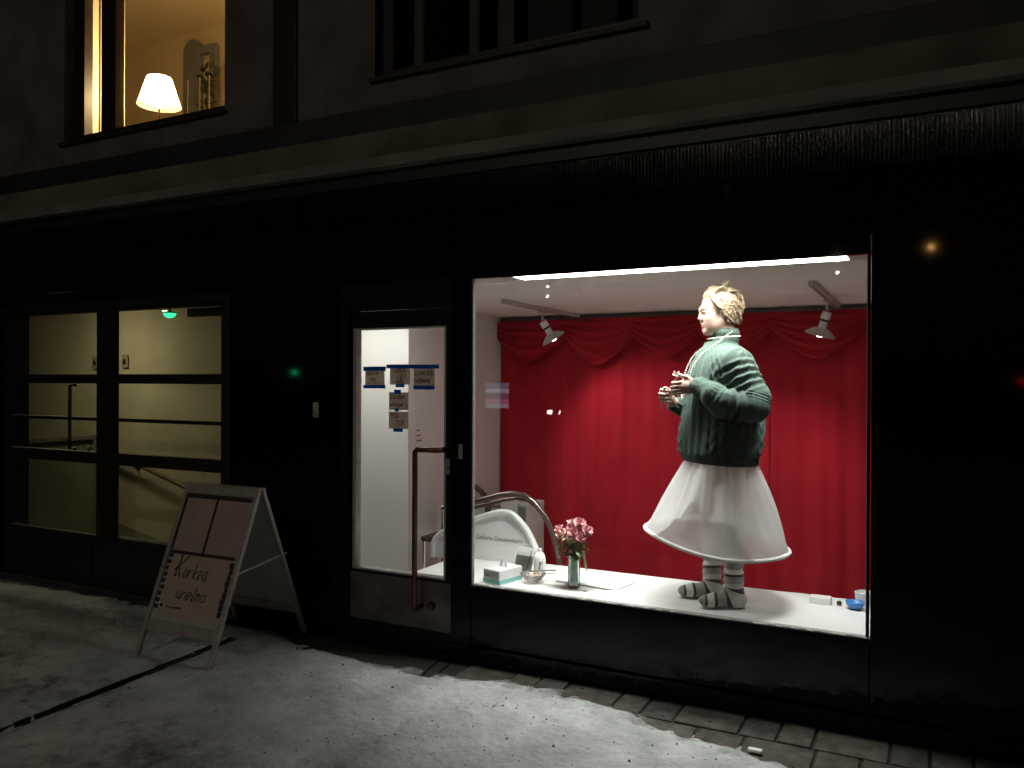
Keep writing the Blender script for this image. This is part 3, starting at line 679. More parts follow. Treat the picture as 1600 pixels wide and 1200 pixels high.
# LED panels along the ceiling at the glass
lp = empty('strip_light', (-2.32, .036, 2.186), 'long blazing white light panel along the top of the shop window', 'light panel')
box('diffuser', emit('led white', (.96, 1.0, .97), LED), lp, .24, 1.975, .0, .165, .003, .005)
box('housing', M['alu'], lp, -.12, 2.1, -.001, .172, .0055, .0175)
_al = bpy.data.lights.new('strip_beam', 'AREA'); _al.shape = 'RECTANGLE'; _al.size = 1.73; _al.size_y = .15; _al.energy = LEDBEAM; _al.color = (.97, 1.0, .97); _al.spread = R(84)
_ao = link(bpy.data.objects.new('strip_beam', _al), lp); _ao.location = (1.1075, .0825, -.004); _ao.rotation_euler = (R(6), 0, 0)
for a, b in ((-.118, .236), (1.985, 2.098)): box('end_cover', M['white_plastic'], lp, a, b, -.0005, .170, .001, .0050)
# gallery lamp over the door vestibule
vl = empty('vestibule_light', (-3.72, .70, 2.188), 'square white ceiling light inside above the shop door', 'ceiling light')
box('diffuser', emit('vestibule white', (1.0, .97, .91), VEST), vl, -.42, .42, -.20, .20, -.004, -.002); box('frame', M['alu'], vl, -.44, .44, -.22, .22, -.0015, .014)
# track spots
def track(x, y0, y1, lamp_y, aim, label_t, label_l, k):
    t = tag(MB().box(x-.018, x+.018, y0, y1, 2.172, 2.204, bev=.002).build('light_track', M['lampgrey']), label_t, 'light track', 'ceiling light tracks')
    box('slot', M['black'], t, x-.005, x+.005, y0+.06, y1-.06, 2.1712, 2.1718)
    L = empty('spotlight', (x, lamp_y, 2.171), label_l, 'spotlight', group='track spotlights')
    a = Vector(aim).normalized(); c = Vector((0, 0, -.085))
    MB().box(-.022, .022, -.04, .04, -.020, -.001, bev=.004).build('adapter', M['lampgrey'], L)
    MB().tube([(0, 0, -.02), (0, 0, -.075)], .010, 8).build('stem', M['lampgrey'], L)
    s = MB().lathe([(.0001, 0), (.030, 0), (.032, .045), (.032, .05)], c, 20, axis=a); smooth_angle(s.build('socket', M['white_plastic'], L), 40)
    MB().lathe([(.031, .05), (.031, .066)], c, 20, axis=a).build('collar', M['black'], L)
    smooth_angle(MB().lathe([(.026, .066), (.028, .115)], c, 20, axis=a).build('neck', M['white_plastic'], L), 40)
    smooth_angle(MB().lathe([(.028, .112), (.055, .122), (.098, .155), (.104, .165), (.100, .163), (.055, .127), (.02, .118)], c, 28, axis=a).build('reflector', M['lampgrey'], L), 50)
    MB().lathe([(.0001, .180), (.018, .176), (.026, .158), (.022, .135), (.012, .12)], c, 16, axis=a).build('bulb', emit('spot bulb', (1, .90, .78), 20), L, True)
    sp = bpy.data.lights.new('spot_beam', 'SPOT'); sp.energy = SPOT; sp.spot_size = R(115); sp.spot_blend = .8; sp.color = (1, .90, .80); sp.shadow_soft_size = .03
    so = link(bpy.data.objects.new('spot_beam', sp), L); so.location = c+a*.19; so.rotation_euler = a.to_track_quat('-Z', 'Y').to_euler()
track(-2.765, 1.21, 2.63, 1.9, (.44, .35, -.85), 'left white ceiling track above the pink roses carrying a tilted spotlight', 'spotlight with grey cone shade tilted right above the pink roses', 0)
track(-.622, 1.07, 2.63, 1.9, (-.30, .12, -.95), 'right white ceiling track near the window edge carrying a spotlight', 'spotlight with grey cone shade pointing down behind the person, its bulb showing', 1)
# red curtain with swags
cu = empty('stage_curtain', (0, 2.7, -.06), 'red velvet stage curtain with a swagged valance behind the window display', 'curtain')
def drape(x0, x1, seed, amp):
    xs = np.arange(x0, x1, .012); zs = np.linspace(.0, 2.16, 24); X, Z = np.meshgrid(xs, zs, indexing='ij')
    ph = noise2(X*1.4+seed, Z*.15, seed, 2)*5
    y = 1.7*amp*(np.sin(X*19+ph)+.5*np.sin(X*43+ph*1.7+1))*(.55+.45*(1-Z/2.2))*(.5+1.6*np.abs(noise2(X*1.1+seed, Z*.1+2, seed+9, 2)))+.05*noise2(X*2.2+3, Z*.25, seed+4, 3)
    e = np.minimum(X-x0, x1-X); y -= .010*np.exp(-(e/.05)**2)
    return np_mesh('curtain_panel', np.stack([X, y, Z], -1).reshape(-1, 3), grid_faces(len(xs), len(zs)), M['velvet'], cu)
drape(-3.565, -1.11, 5, .009); drape(-1.12, .95, 7, .008)
def swag(xa, xb, drop, seed):
    nu, nv = 40, 46; U, Vv = np.meshgrid(np.linspace(0, 1, nu), np.linspace(0, 1, nv), indexing='ij')
    X = xa+(xb-xa)*(U+.06*np.sin(2*math.pi*U)*Vv); sag = np.power(np.clip(4*U*(1-U), 0, 1), .75)
    end = .10+.02*math.sin(seed); Z = 2.205-Vv*(end+(drop-end)*sag)
    Y = -.055-.045*Vv*sag-.016*np.sin(Vv*math.pi*2*4.3+noise2(U*2+seed, Vv*1.5, seed, 2)*3)*(.25+.75*sag)-.03*np.sin(np.pi*U)
    Y = np.where(Vv > .97, Y+.03, Y)
    return np_mesh('swag', np.stack([X, Y, Z], -1).reshape(-1, 3), grid_faces(nu, nv), M['velvet'], cu)
cr = [-3.58, -2.89, -2.26, -1.70, -1.12, -.42, .22, .97]
for i, (a, b) in enumerate(zip(cr[:-1], cr[1:])): swag(a-.02, b+.02, [.365, .395, .345, .345, .355, .365, .345][i], i)
box('heading', M['velvet'], cu, -3.55, .96, -.075, -.045, 2.185, 2.222, bev=.01)

# ---- items on the platform
PZ = .434
def rose_bloom(mb, c, r, ax, seed, mi=0):
    rr = random.Random(seed); Q = Vector(ax).normalized().to_track_quat('Z', 'Y')
    for ring in range(4):
        n = [3, 4, 5, 6][ring]; rad = r*[.20, .40, .66, .92][ring]; hh = r*[1.30, 1.22, 1.02, .66][ring]
        for k in range(n):
            a0 = 2*math.pi*(k/n)+ring*.7+rr.uniform(-.3, .3); q_ = rr.uniform(-1, 1); half = math.pi/n*1.25; V = []; F = []
            for i in range(4):
                for j in range(4):
                    a = a0+half*(i/1.5-1); t = j/3; flare = rad*(.35+.75*math.sin(t*1.7))+(r*(.14+.10*q_)*t**3 if ring > 1 else -.16*r*t*t)
                    z = hh*t*(1-.16*(i-1.5)**2*t+.14*q_)-r*.35-(r*.22*t**4 if ring == 3 else 0); V.append(Vector(c)+Q@Vector((flare*math.cos(a), flare*math.sin(a), z+rr.uniform(-.03, .03)*r)))
            for i in range(3):
                for j in range(3): F.append((i*4+j, (i+1)*4+j, (i+1)*4+j+1, i*4+j+1))
            mb.add(V, F, mi)
    return mb
def leaf_blade(mb, b, t, w, mi=0, curl=.3):
    b = Vector(b); t = Vector(t); s = t.cross(Vector((0, 0, 1))); s = (s.normalized() if s.length > 1e-5 else Vector((1, 0, 0)))*w; dn = Vector((0, 0, -1))*t.length*curl
    P = [b, b+t*.3+s*.8, b+t*.65+s*.75+dn*.35, b+t+dn, b+t*.65-s*.75+dn*.35, b+t*.3-s*.8, b+t*.3-Vector((0, 0, .12*w)), b+t*.65+dn*.3-Vector((0, 0, .12*w))]
    mb.add(P, [(0, 1, 6), (1, 2, 7, 6), (2, 3, 7), (0, 6, 5), (6, 7, 4, 5), (7, 3, 4)], mi)
vs = empty('vase', (-1.785, .24, PZ), 'clear glass vase half full of murky water on the white platform', 'vase')
smooth_angle(MB().lathe([(.0001, .002), (.030, .002), (.034, .006), (.034, .17), (.048, .192), (.058, .196), (.056, .199), (.044, .194), (.031, .172), (.031, .034), (.0001, .034)], (0, 0, 0), 32).build('glass', M['vase'], vs), 50)
smooth_angle(MB().lathe([(.0001, .037), (.0295, .037), (.0295, .165), (.0001, .165)], (0, 0, 0), 24).build('water', M['water'], vs), 40)
bq = empty('rose_bouquet', (-1.785, .24, PZ+.17), 'bunch of pink roses with drooping green leaves standing in the glass vase', 'roses')
heads = [(-.078, -.03, .158, 'rose'), (-.03, .02, .165, 'rose'), (.0, -.035, .172, 'rose'), (.055, .0, .162, 'rose'), (.045, -.03, .205, 'rose'), (.088, -.02, .165, 'rose'), (.015, -.055, .125, 'rose_cream'), (.03, .05, .18, 'rose'), (-.02, .06, .15, 'rose'), (-.055, -.05, .14, 'rose_pale'), (.065, -.05, .135, 'rose'), (-.005, -.01, .195, 'rose_pale'), (.02, -.06, .152, 'rose')]
for i, (x, y, z, mt) in enumerate(heads):
    o = rose_bloom(MB(), (x, y, z), .031, (x*2, y*2-.03, .12), i).build('bloom', M[mt], bq, True)
    MB().tube([(x*.15, y*.15, -.10), (x*.4, y*.4, .02), (x, y, z-.012)], .003, 6).build('stem', M['stem'], bq, True)
mb = MB(); r = random.Random(8)
for i in range(120):
    a = r.uniform(0, 6.28); ra = r.uniform(.012, .065); z = r.uniform(.01, .125); b = (ra*math.cos(a), ra*math.sin(a), z)
    t = Vector((math.cos(a+r.uniform(-.8, .8)), math.sin(a+r.uniform(-.8, .8)), r.uniform(-.7, .8)))*r.uniform(.025, .05); leaf_blade(mb, b, t, r.uniform(.009, .015), 1 if r.random() < .2 else 0, r.uniform(0, .6))
for dx, dz in ((-.075, .02), (-.08, .06), (.085, .03), (.095, -.02), (.08, .1), (-.085, .12)):
    leaf_blade(mb, (dx*.7, -.03, dz+.03), Vector((dx*.35, -.02, -.045)), .014, 1, .4)
mb.build('foliage', [M['leaf'], M['leaf_dry']], bq)
tb = empty('tissue_box', (-2.297, .105, PZ), 'white and teal cardboard tissue box at the left end of the platform', 'box', R(-14))
box('carton', M['white_plastic'], tb, 0, .125, 0, .20, 0, .082, bev=.004)
box('teal_band', M['teal'], tb, -.0012, .1262, -.0012, .2012, .006, .028); box('printed_panel', M['lightgrey_print'], tb, .006, .119, -.002, -.0005, .034, .070)
box('lettering', M['ink_soft'], tb, .012, .05, -.003, -.0021, .043, .051)
mb = MB(); xs = np.linspace(.03, .10, 9); V = [(x, .10+.012*math.sin(i*1.4)+z*.1, .08+z*(.8+.2*math.sin(i))) for i, x in enumerate(xs) for z in (0, .045)]
mb.add(V, [(2*i, 2*i+2, 2*i+3, 2*i+1) for i in range(8)]).build('tissue', M['paper'], tb, True)
bh = empty('leaflet_stand', (-2.235, .36, PZ), 'clear acrylic stand with a white folded leaflet behind the tissue box', 'leaflet stand', R(-10))
MB().add([(0, 0, 0), (.13, 0, 0), (.125, .05, .16), (.0, .05, .16), (0, .004, 0), (.13, .004, 0), (.125, .054, .16), (.0, .054, .16)], [(0,1,2,3),(5,4,7,6),(3,2,6,7),(0,3,7,4),(1,5,6,2)]).build('leaflet', M['paper'], bh)
MB().add([(-.006, -.012, 0), (.136, -.012, 0), (.136, .034, .14), (-.006, .034, .14)], [(0, 1, 2, 3)]).build('acrylic_front', M['vase'], bh)
MB().add([(.085, -.002, .005), (.092, -.002, .005), (.112, .045, .15), (.105, .045, .15)], [(0, 1, 2, 3)]).build('fold_line', M['ink_soft'], bh)
bt = empty('spray_bottle', (-2.085, .42, PZ), 'white plastic bottle with a dark grey label beside the leaflet stand', 'bottle')
smooth_angle(MB().lathe([(.0001, 0), (.033, 0), (.036, .008), (.036, .10), (.030, .125), (.014, .14), (.014, .16), (.0001, .16)], (0, 0, 0), 24).build('body', M['white_plastic'], bt), 40)
MB().lathe([(.0368, .035), (.0368, .088)], (0, 0, 0), 24).add([(.022, -.032, .04), (.032, -.02, .04), (.032, -.02, .085), (.024, -.030, .075)], [(0, 1, 2, 3)]).build('label', M['white_board'], bt)
mb = MB()
for (a0, a1, z0, z1) in ((-1.25, -.55, .06, .085), (-1.35, -1.0, .04, .058), (-.9, -.6, .036, .055)):
    for q in np.linspace(a0, a1, 6)[:-1]:
        q2 = q+(a1-a0)/5; mb.add([(.0375*math.cos(q), .0375*math.sin(q), z0), (.0375*math.cos(q2), .0375*math.sin(q2), z0), (.0375*math.cos(q2), .0375*math.sin(q2), z1), (.0375*math.cos(q), .0375*math.sin(q), z1)], [(0, 1, 2, 3)])
mb.build('print', M['ink_soft'], bt)
bw = empty('glass_bowl', (-2.05, .255, PZ), 'shallow pinkish glass bowl of sweets beside the tissue box', 'bowl')
smooth_angle(MB().lathe([(.0001, .002), (.034, .002), (.055, .018), (.076, .048), (.073, .049), (.052, .022), (.03, .008), (.0001, .008)], (0, 0, 0), 32).build('glass', M['bowl'], bw), 50)
mb = MB(); r = random.Random(5)
for i in range(16):
    a = r.uniform(0, 6.28); q = r.uniform(0, .048); x, y, z = q*math.cos(a), q*math.sin(a), .028+r.uniform(0, .012)
    mb.lathe([(.0001, -.006), (.009, -.003), (.010, .003), (.0001, .007)], (x, y, z), 7)
tag(mb.build('sweets', M['sweet'], None), 'wrapped sweets heaped in the pinkish glass bowl', 'sweets').location = bw.location
pn = empty('pen', (-2.06, .30, PZ+.052), 'dark pen lying across the rim of the glass bowl', 'pen')
MB().tube([(-.03, -.02, 0), (.13, .015, .016)], .0045, 8).build('barrel', M['ink_soft'], pn); MB().tube([(-.043, -.0228, -.0013), (-.03, -.02, 0)], [.001, .0045], 8).build('tip', M['chrome'], pn)
for k, (x, y, w, h, a, z) in enumerate(((-1.94, .34, .30, .21, 8, 0), (-1.86, .50, .30, .21, -4, .0016), (-1.68, .42, .30, .21, -12, .003), (-2.02, .56, .21, .15, 20, .0032))):
    o = MB().box(-w/2, w/2, -h/2, h/2, 0, .0013).build('paper_sheet', M['paper']); o.location = (x, y, PZ+.0006+z); o.rotation_euler = (0, 0, R(a))
    tag(o, ['white paper sheet lying in front of the others just left of the vase', 'white paper sheet lying behind the glass vase', 'white paper sheet lying right of the vase nearest the person', 'small white sheet lying at the back edge beside the arched board'][k], 'paper', 'paper sheets on the platform')
rl = MB().box(-.17, .17, -.011, .011, 0, .004, bev=.001).build('ruler', M['board_back']); rl.location = (-1.76, .30, PZ+.005); rl.rotation_euler = (0, 0, R(-6)); tag(rl, 'thin grey ruler lying on the papers behind the vase', 'ruler')
c = MB().lathe([(.0001, .004), (.013, .003), (.014, 0)], (-1.70, .20, PZ), 16).build('coin', M['alu']); tag(c, 'small grey coin lying just right of the vase foot', 'coin')
o = MB().box(0, .105, 0, .07, 0, .034, bev=.003).build('small_carton', M['white_plastic']); o.location = (-.56, .53, PZ); tag(o, 'small white carton lying at the right end of the platform', 'box')
o = MB().lathe([(.0001, .0), (.011, .004), (.014, .012), (.010, .022), (.0001, .025)], (-.415, .56, PZ), 14).build('stopper', M['black'], None, True); tag(o, 'tiny black stopper between the white carton and the blue bowl', 'stopper')
o = MB().lathe([(.0001, .002), (.024, .002), (.040, .020), (.047, .040), (.044, .040), (.036, .020), (.022, .007), (.0001, .007)], (-.335, .52, PZ), 26).build('blue_bowl', M['blue'], None, True); tag(o, 'small blue plastic bowl at the right end of the platform', 'bowl')
o = MB().lathe([(.0001, 0), (.045, 0), (.050, .07), (.046, .072), (.041, .01), (.0001, .008)], (-.295, .62, PZ), 24).build('white_cup', M['white_plastic'], None); smooth_angle(o, 40); tag(o, 'white cup partly hidden at the right window edge behind the blue bowl', 'cup')

# ---- arched sign board with lettering, its brown bent tube, chair and cabinet behind
ar = empty('arched_sign', (-2.43, .63, PZ), 'white arched sign board with raised rim and grey lettering', 'sign')
def arch_pts(gr):
    P = [(-.56, -.02), (-.54, .10), (-.42, .19), (-.28, .245), (-.17, .288), (-.08, .318), (-.01, .330), (.05, .322), (.10, .285), (.15, .235), (.19, .175), (.225, .105), (.25, .04), (.262, -.02)]
    out = []
    C = Vector((-.1, .05))
    for x, z in P:
        v = Vector((x, z))-C; v = v.normalized()*(v.length+gr)+C; out.append((v.x, v.y))
    # smooth
    res = []
    for i in range(len(out)-1):
        p0 = out[max(i-1, 0)]; p1 = out[i]; p2 = out[i+1]; p3 = out[min(i+2, len(out)-1)]
        for s in np.linspace(0, 1, 5)[:-1]:
            res.append(tuple(.5*((2*p1[k])+(-p0[k]+p2[k])*s+(2*p0[k]-5*p1[k]+4*p2[k]-p3[k])*s*s+(-p0[k]+3*p1[k]-3*p2[k]+p3[k])*s**3) for k in (0, 1)))
    res.append(out[-1]); return res
pp = arch_pts(0); n_ = len(pp)
MB().add([(x, .0, z) for x, z in pp]+[(x, .035, z) for x, z in pp], [tuple(range(n_))[::-1], tuple(range(n_, 2*n_))]+[(i, i+n_, (i+1) % n_+n_, (i+1) % n_) for i in range(n_)]).build('panel', M['white_board'], ar)
smooth_angle(MB().tube([(x, -.004, z) for x, z in arch_pts(-.005)], .0175, 10).build('rim', M['white_plastic'], ar), 60)
tx = bpy.data.curves.new('lettering', 'FONT'); tx.body = 'Galleria Oksasenkatu 11'; tx.size = .038; tx.extrude = .0006; tx.align_x = 'CENTER'; tx.space_character = 1.05
t0_ = bpy.data.objects.new('t', tx); COL.objects.link(t0_); tme = bpy.data.meshes.new_from_object(t0_.evaluated_get(bpy.context.evaluated_depsgraph_get())); bpy.data.objects.remove(t0_)
to = bpy.data.objects.new('lettering', tme); tme.materials.clear(); tme.materials.append(M['ink_soft']); COL.objects.link(to); to.parent = ar; to.location = (-.02, -.0016, .135); to.rotation_euler = (R(90), 0, 0)
bt_ = empty('bent_tube_chair', (-2.43, .86, PZ), 'brown lacquered bent tube chair arm arching behind the white sign board', 'chair')
tp = [(-.60, .26), (-.45, .305), (-.30, .345), (-.17, .383), (-.06, .402), (.03, .392), (.10, .352), (.17, .28), (.22, .20), (.26, .10), (.285, .0), (.30, -.2), (.305, -.434)]
smooth_angle(MB().tube([(x*.98, 0, z*1.03) for x, z in tp], .020, 12).build('arm_tube', M['tube_brown'], bt_), 60)
smooth_angle(MB().tube([(x*.92, .05, z*.97-.015) for x, z in tp], .014, 10).build('inner_tube', M['tube_brown'], bt_), 60)
smooth_angle(MB().tube([(-.62, 0, .27), (-.36, 0, .355)], .024, 12).build('chrome_sleeve', M['chrome'], bt_), 60)
MB().tube([(-.62, 0, .27), (-.62, 0, -.434)], .016, 10).build('leg', M['chrome'], bt_)
ch = empty('chair', (-3.28, 1.62, -.03), 'dark framed chair with a rounded back behind the left window edge', 'chair')
q = np.linspace(0, math.pi, 14); hp = [(.18, .0, .42)]+[(.18*math.cos(a), .0, .60+.20*math.sin(a)) for a in q]+[(-.18, 0, .42)]
smooth_angle(MB().tube(hp, .022, 10).build('back_frame', M['ink_brown'], ch), 60)
MB().box(-.15, .15, -.012, .012, .52, .70, bev=.01).build('backrest', M['lightgrey_print'], ch); MB().box(-.20, .20, -.40, .02, .40, .44, bev=.015).build('seat', M['ink_brown'], ch)
for x in (-.18, .18):
    for y in (-.38, 0): MB().tube([(x, y, 0), (x, y, .40)], .012, 8).build('leg', M['chrome'], ch)
cb = empty('cabinet', (-3.43, 2.15, -.06), 'dark grey low cabinet in front of the curtain behind the arched sign board', 'cabinet')
box('body', M['board_back'], cb, 0, .41, 0, .34, 0, .62, bev=.006); box('front', M['ink_soft'], cb, .01, .40, -.012, -.001, .02, .60, bev=.004)
o = MB().box(0, .16, 0, .003, 0, .12).build('card', M['paper']); o.location = (-3.26, 2.125, .475); tag(o, 'white card propped on the dark cabinet, upper one near the tube arch', 'card')
o = MB().box(0, .20, 0, .003, 0, .11).build('card', M['lightgrey_print']); o.location = (-3.37, 2.10, .41); tag(o, 'greyish printed card lower on the dark cabinet beside the white card', 'card')

# ---- handwritten notes on the door glass
def note(x, z, w, h, lines, tapes, label, lh=.036):
    o = empty('paper_note', (x, .0365, z), label, 'note', group='brown notes taped to the shop door glass')
    xs = np.linspace(0, w, 7); V = [(a, -.0012+.0010*math.sin(i*1.3), b) for i, a in enumerate(xs) for b in (0, h)]
    MB().add(V, [(2*i, 2*i+2, 2*i+3, 2*i+1) for i in range(6)]).build('sheet', M['kraft'], o, True)
    mb = MB()
    for t, (lx, lz, s) in lines: lettering(mb, t, lx, lz, s, -.0034, .0036, .10, .74)
    mb.build('lettering', M['ink'], o)
    for (a, b, c, d_) in tapes: box('tape', M['tape'], o, a, b, -.0049, -.0037, c, d_)
    return o
note(-3.101, 1.571, .146, .112, [('please', (.015, .068, .034)), ('ring', (.03, .03, .030)), ('!', (.122, .055, .05)), ('------', (.02, .004, .03))], [(-.012, .158, .092, .118), (-.012, .155, -.016, .006)], 'brown handwritten note at the top left of the door glass, taped above and below')
note(-2.914, 1.579, .146, .113, [('Yumuk', (.02, .075, .040)), ('J & l', (.055, .036, .036)), ('mills', (.05, .008, .028))], [(-.024, .162, .098, .122), (.045, .108, -.016, .004)], 'brown handwritten note in the middle of the top row on the door glass')
note(-2.741, 1.567, .147, .120, [('Loverlab', (.012, .07, .036)), ('valoming', (.012, .026, .030))], [(-.012, .180, .108, .132), (.0, .15, -.016, .008)], 'brown handwritten note at the top right of the door glass under bright blue tape')
note(-2.921, 1.425, .142, .108, [('Random', (.012, .068, .036)), ('whisper', (.01, .022, .032)), ('1', (.125, .008, .03))], [(.04, .09, .098, .124), (.045, .075, -.008, .012)], 'brown note below the top row reading Random whisper')
note(-2.921, 1.312, .142, .104, [('19.00', (.012, .062, .034)), ('21.00', (.05, .02, .034))], [(.035, .105, -.018, .003)], 'lowest brown note on the door glass with the two opening hours')

# ================================================================== SANDWICH BOARD
AX, AY = -3.775, -.45
ab = empty('sandwich_board', (AX, AY, 0), 'grey framed sandwich board with handwritten poster standing on the snowy pavement', 'sandwich board', R(1))
def board(s, front):
    # local frame in the board's own plane: x across, t along the slope from the top; s=-1 leans to the street
    o = bpy.data.objects.new('front_board' if front else 'rear_board', None); COL.objects.link(o); o.parent = ab
    hgt, run = .945, .385; o.location = (0, -.012 if front else .012, hgt+.005)
    return o, math.atan2(run, hgt)
def slope_parts(front):
    sl = math.atan2(.375, .945)
    rx = -sl if front else sl
    def T(o): o.location = (0, -.016 if front else .016, .952); o.rotation_euler = (rx, 0, 0); return o
    y0, y1 = (-.012, .012); f = MB()
    for sx in (-1, 1): f.box(min(sx*.268, sx*.297), max(sx*.268, sx*.297), y0, y1, -1.012, 0, bev=.003)
    f.box(-.267, .267, y0+.001, y1-.001, -.042, -.001, bev=.003); f.box(-.267, .267, y0+.001, y1-.001, -.862, -.80, bev=.003)
    fo = T(f.build('front_frame' if front else 'rear_frame', M['board_frame'], ab))
    p = MB().box(-.2665, .2665, -.002, .006, -.799, -.043); T(p.build('front_panel' if front else 'rear_panel', M['board_back'], ab))
    if not front: return
    po = MB(); po.box(-.250, -.012, -.0045, -.0025, -.395, -.075); T(po.build('poster', M['poster'], ab))
    po = MB(); po.box(.006, .250, -.0045, -.0025, -.395, -.075); T(po.build('poster', M['poster'], ab))
    po = MB(); po.box(-.232, .240, -.0045, -.0025, -.770, -.415); T(po.build('poster', M['poster_warm'], ab))
    tp = MB(); tp.box(-.262, .262, -.0065, -.0047, -.074, -.047); tp.box(-.0115, .0055, -.0065, -.0047, -.4, -.0745); tp.box(-.262, .255, -.0065, -.0047, -.414, -.3955)
    tp.box(-.262, -.2505, -.0065, -.0047, -.39, -.0745); r = random.Random(2)
    for i in range(9):
        a = -.262+r.uniform(0, .004); tp.box(a, -.238+r.uniform(-.006, .010), -.0065, -.0047, -.44-i*.037, -.415-i*.037-.001)
        tp.box(.236+r.uniform(-.008, .006), .262, -.0065, -.0047, -.46-i*.034, -.428-i*.034)
    T(tp.build('tape', M['dark_tape'], ab))
    lt = MB(); random.seed(21); lettering(lt, 'K', -.190, -.545, .115, -.0075, .0066, .25, .75); lettering(lt, 'orkea', -.110, -.545, .085, -.0075, .0046, .2, .72); T(lt.build('lettering', M['ink_brown'], ab)); lt = MB(); lettering(lt, 'unelma', -.115, -.665, .075, -.0075, .0044, .2, .85); T(lt.build('lettering', M['ink_brown'], ab))
    dt = MB().lathe([(.0001, .0065), (.011, .006)], (-.205, 0, -.715), 14, axis=Vector((0, -1, 0)))
    for i in range(7): dt.box(-.165+i*.017, -.152+i*.017, -.0064, -.005, -.722, -.722+r.uniform(.006, .012))
    T(dt.build('logo_line', M['ink'], ab))
slope_parts(True); slope_parts(False)
box('hinge_cap', M['board_frame'], ab, -.30, .30, -.028, .028, .955, .967, bev=.003)
for sx in (-.280, .280):
    MB().tube([(sx*1.0, -.225, .49), (sx*1.0, .225, .545)], .008, 8).build('stay', M['alu'], ab)

# ================================================================== PERSON
PR = R(205)
pe = empty('person', (-1.0, .30, .437), 'person with short blond hair in green jumper, white hoop skirt and striped socks', 'person', PR)
HC = np.array([-.004, 0, 1.535]); HY = R(8); HS = 1.0        # head centre, turn
_cy, _sy, _cp, _sp = math.cos(HY), math.sin(HY), math.cos(R(7)), math.sin(R(7))
HROT = np.array([[_cp, 0, -_sp], [0, 1, 0], [_sp, 0, _cp]]) @ np.array([[_cy, _sy, 0], [-_sy, _cy, 0], [0, 0, 1]])
def hp_(p): return HC+HROT.T @ np.asarray(p, float)
def body():
    zz = np.concatenate([np.arange(-.02, 1.02, .009), np.arange(1.02, 1.24, .0035), np.arange(1.24, 1.385, .008), np.arange(1.385, 1.68, .0030)])
    v = Vol(np.arange(-.24, .34, .0035), np.arange(-.30, .30, .0035), zz)
    H = lambda c, r, k=.01, sub=False: v.ell(hp_(c), r, k, sub, HROT)
    C = lambda a, b, ra, rb=None, k=.01, sub=False: v.cap(hp_(a), hp_(b), ra, rb, k, sub)
    H((-.014, 0, .038), (.094, .073, .082), .02)                                       # cranium
    H((.036, 0, -.028), (.050, .057, .074), .03)                                       # face mass
    for s in (1, -1):
        C((.000, s*.050, -.050), (.062, s*.016, -.096), .017, .016, .035)               # jaw
        H((.056, s*.034, -.022), (.027, .025, .024), .025)                              # cheekbone
        H((.050, s*.028, -.058), (.030, .026, .034), .030)                              # cheek
        C((.078, s*.032, .026), (.087, s*.008, .022), .010, .009, .020)                 # brow
    H((.070, 0, -.097), (.017, .019, .015), .020)                                      # chin
    for s in (1, -1): v.ell(hp_((.094, s*.030, .003)), (.013, .014, .008), .014, True, HROT)
    C((.088, 0, .014), (.1015, 0, -.022), .0070, .0085, .012)                           # nose
    H((.0975, 0, -.027), (.0095, .0085, .0075), .008)
    for s in (1, -1): H((.090, s*.0115, -.029), (.010, .0070, .0065), .008)
    H((.084, 0, -.056), (.0120, .023, .0055), .009); H((.0825, 0, -.066), (.0115, .019, .0060), .009)
    v.ell(hp_((.098, 0, -.0610)), (.0075, .019, .0012), .004, True, HROT)
    for s in (1, -1):
        H((.0780, s*.0305, .003), (.0120, .0130, .0110), .003)
        C((.086, s*.018, .009), (.080, s*.042, .008), .0040, .0035, .005)
        H((-.008, s*.074, -.006), (.020, .008, .031), .008)
    v.cap((-.040, 0, 1.32), hp_((-.025, 0, -.035)), .058, .056, .03)                   # neck
    # hidden trunk
    v.ell((-.03, 0, 1.18), (.095, .155, .14), .04); v.ell((-.02, 0, .98), (.095, .14, .17), .05); v.ell((-.03, 0, .80), (.11, .16, .12), .05)
    # legs
    for s, fx in ((1, -.075), (-1, .0)):
        v.cap((-.02, s*.085, .80), (fx*.6-.005, s*.088, .44), .080, .055, .03); v.cap((fx*.6-.005, s*.088, .44), (fx, s*.09, .10), .052, .036, .02)
        v.cap((fx, s*.09, .085), (fx-.02, s*.09, .035), .034, .030, .02); v.cap((fx-.02, s*.09, .034), (fx+.15, s*.10, .025), .030, .024, .02)
    # arms
    v.cap((-.04, .16, 1.245), (-.10, .26, 1.02), .045, .042, .03); v.cap((-.10, .26, 1.02), (.130, .142, 1.148), .040, .026, .02)
    v.cap((-.04, -.16, 1.245), (.03, -.22, 1.00), .045, .042, .03); v.cap((.03, -.22, 1.00), (.226, -.025, 1.055), .040, .026, .02)
    # left hand: thumb up, back of the hand to the window
    v.ell((.168, .126, 1.138), (.046, .0175, .038), .012, False, [[.97, -.22, 0], [.22, .97, 0], [0, 0, 1]])
    for i, (z0, ln) in enumerate(((1.163, .9), (1.144, 1.0), (1.125, .95), (1.108, .78))):
        k0 = np.array([.201, .118, z0]); k1 = k0+np.array([.034*ln, -.010, -.004]); k2 = k1+np.array([.016*ln, -.024, -.004]); k3 = k2+np.array([-.010, -.020, -.002])
        v.cap(k0, k1, .0088, .0082, .004); v.cap(k1, k2, .0082, .0074, .003); v.cap(k2, k3, .0074, .0066, .003)
    v.cap((.143, .130, 1.165), (.178, .122, 1.190), .013, .0105, .010); v.cap((.178, .122, 1.190), (.213, .104, 1.200), .0100, .0078, .004)
    # right hand: a fist round the stem
    v.ell((.257, .002, 1.090), (.036, .019, .043), .010)
    v.cap((.225, -.025, 1.055), (.250, -.002, 1.078), .025, .026, .015)
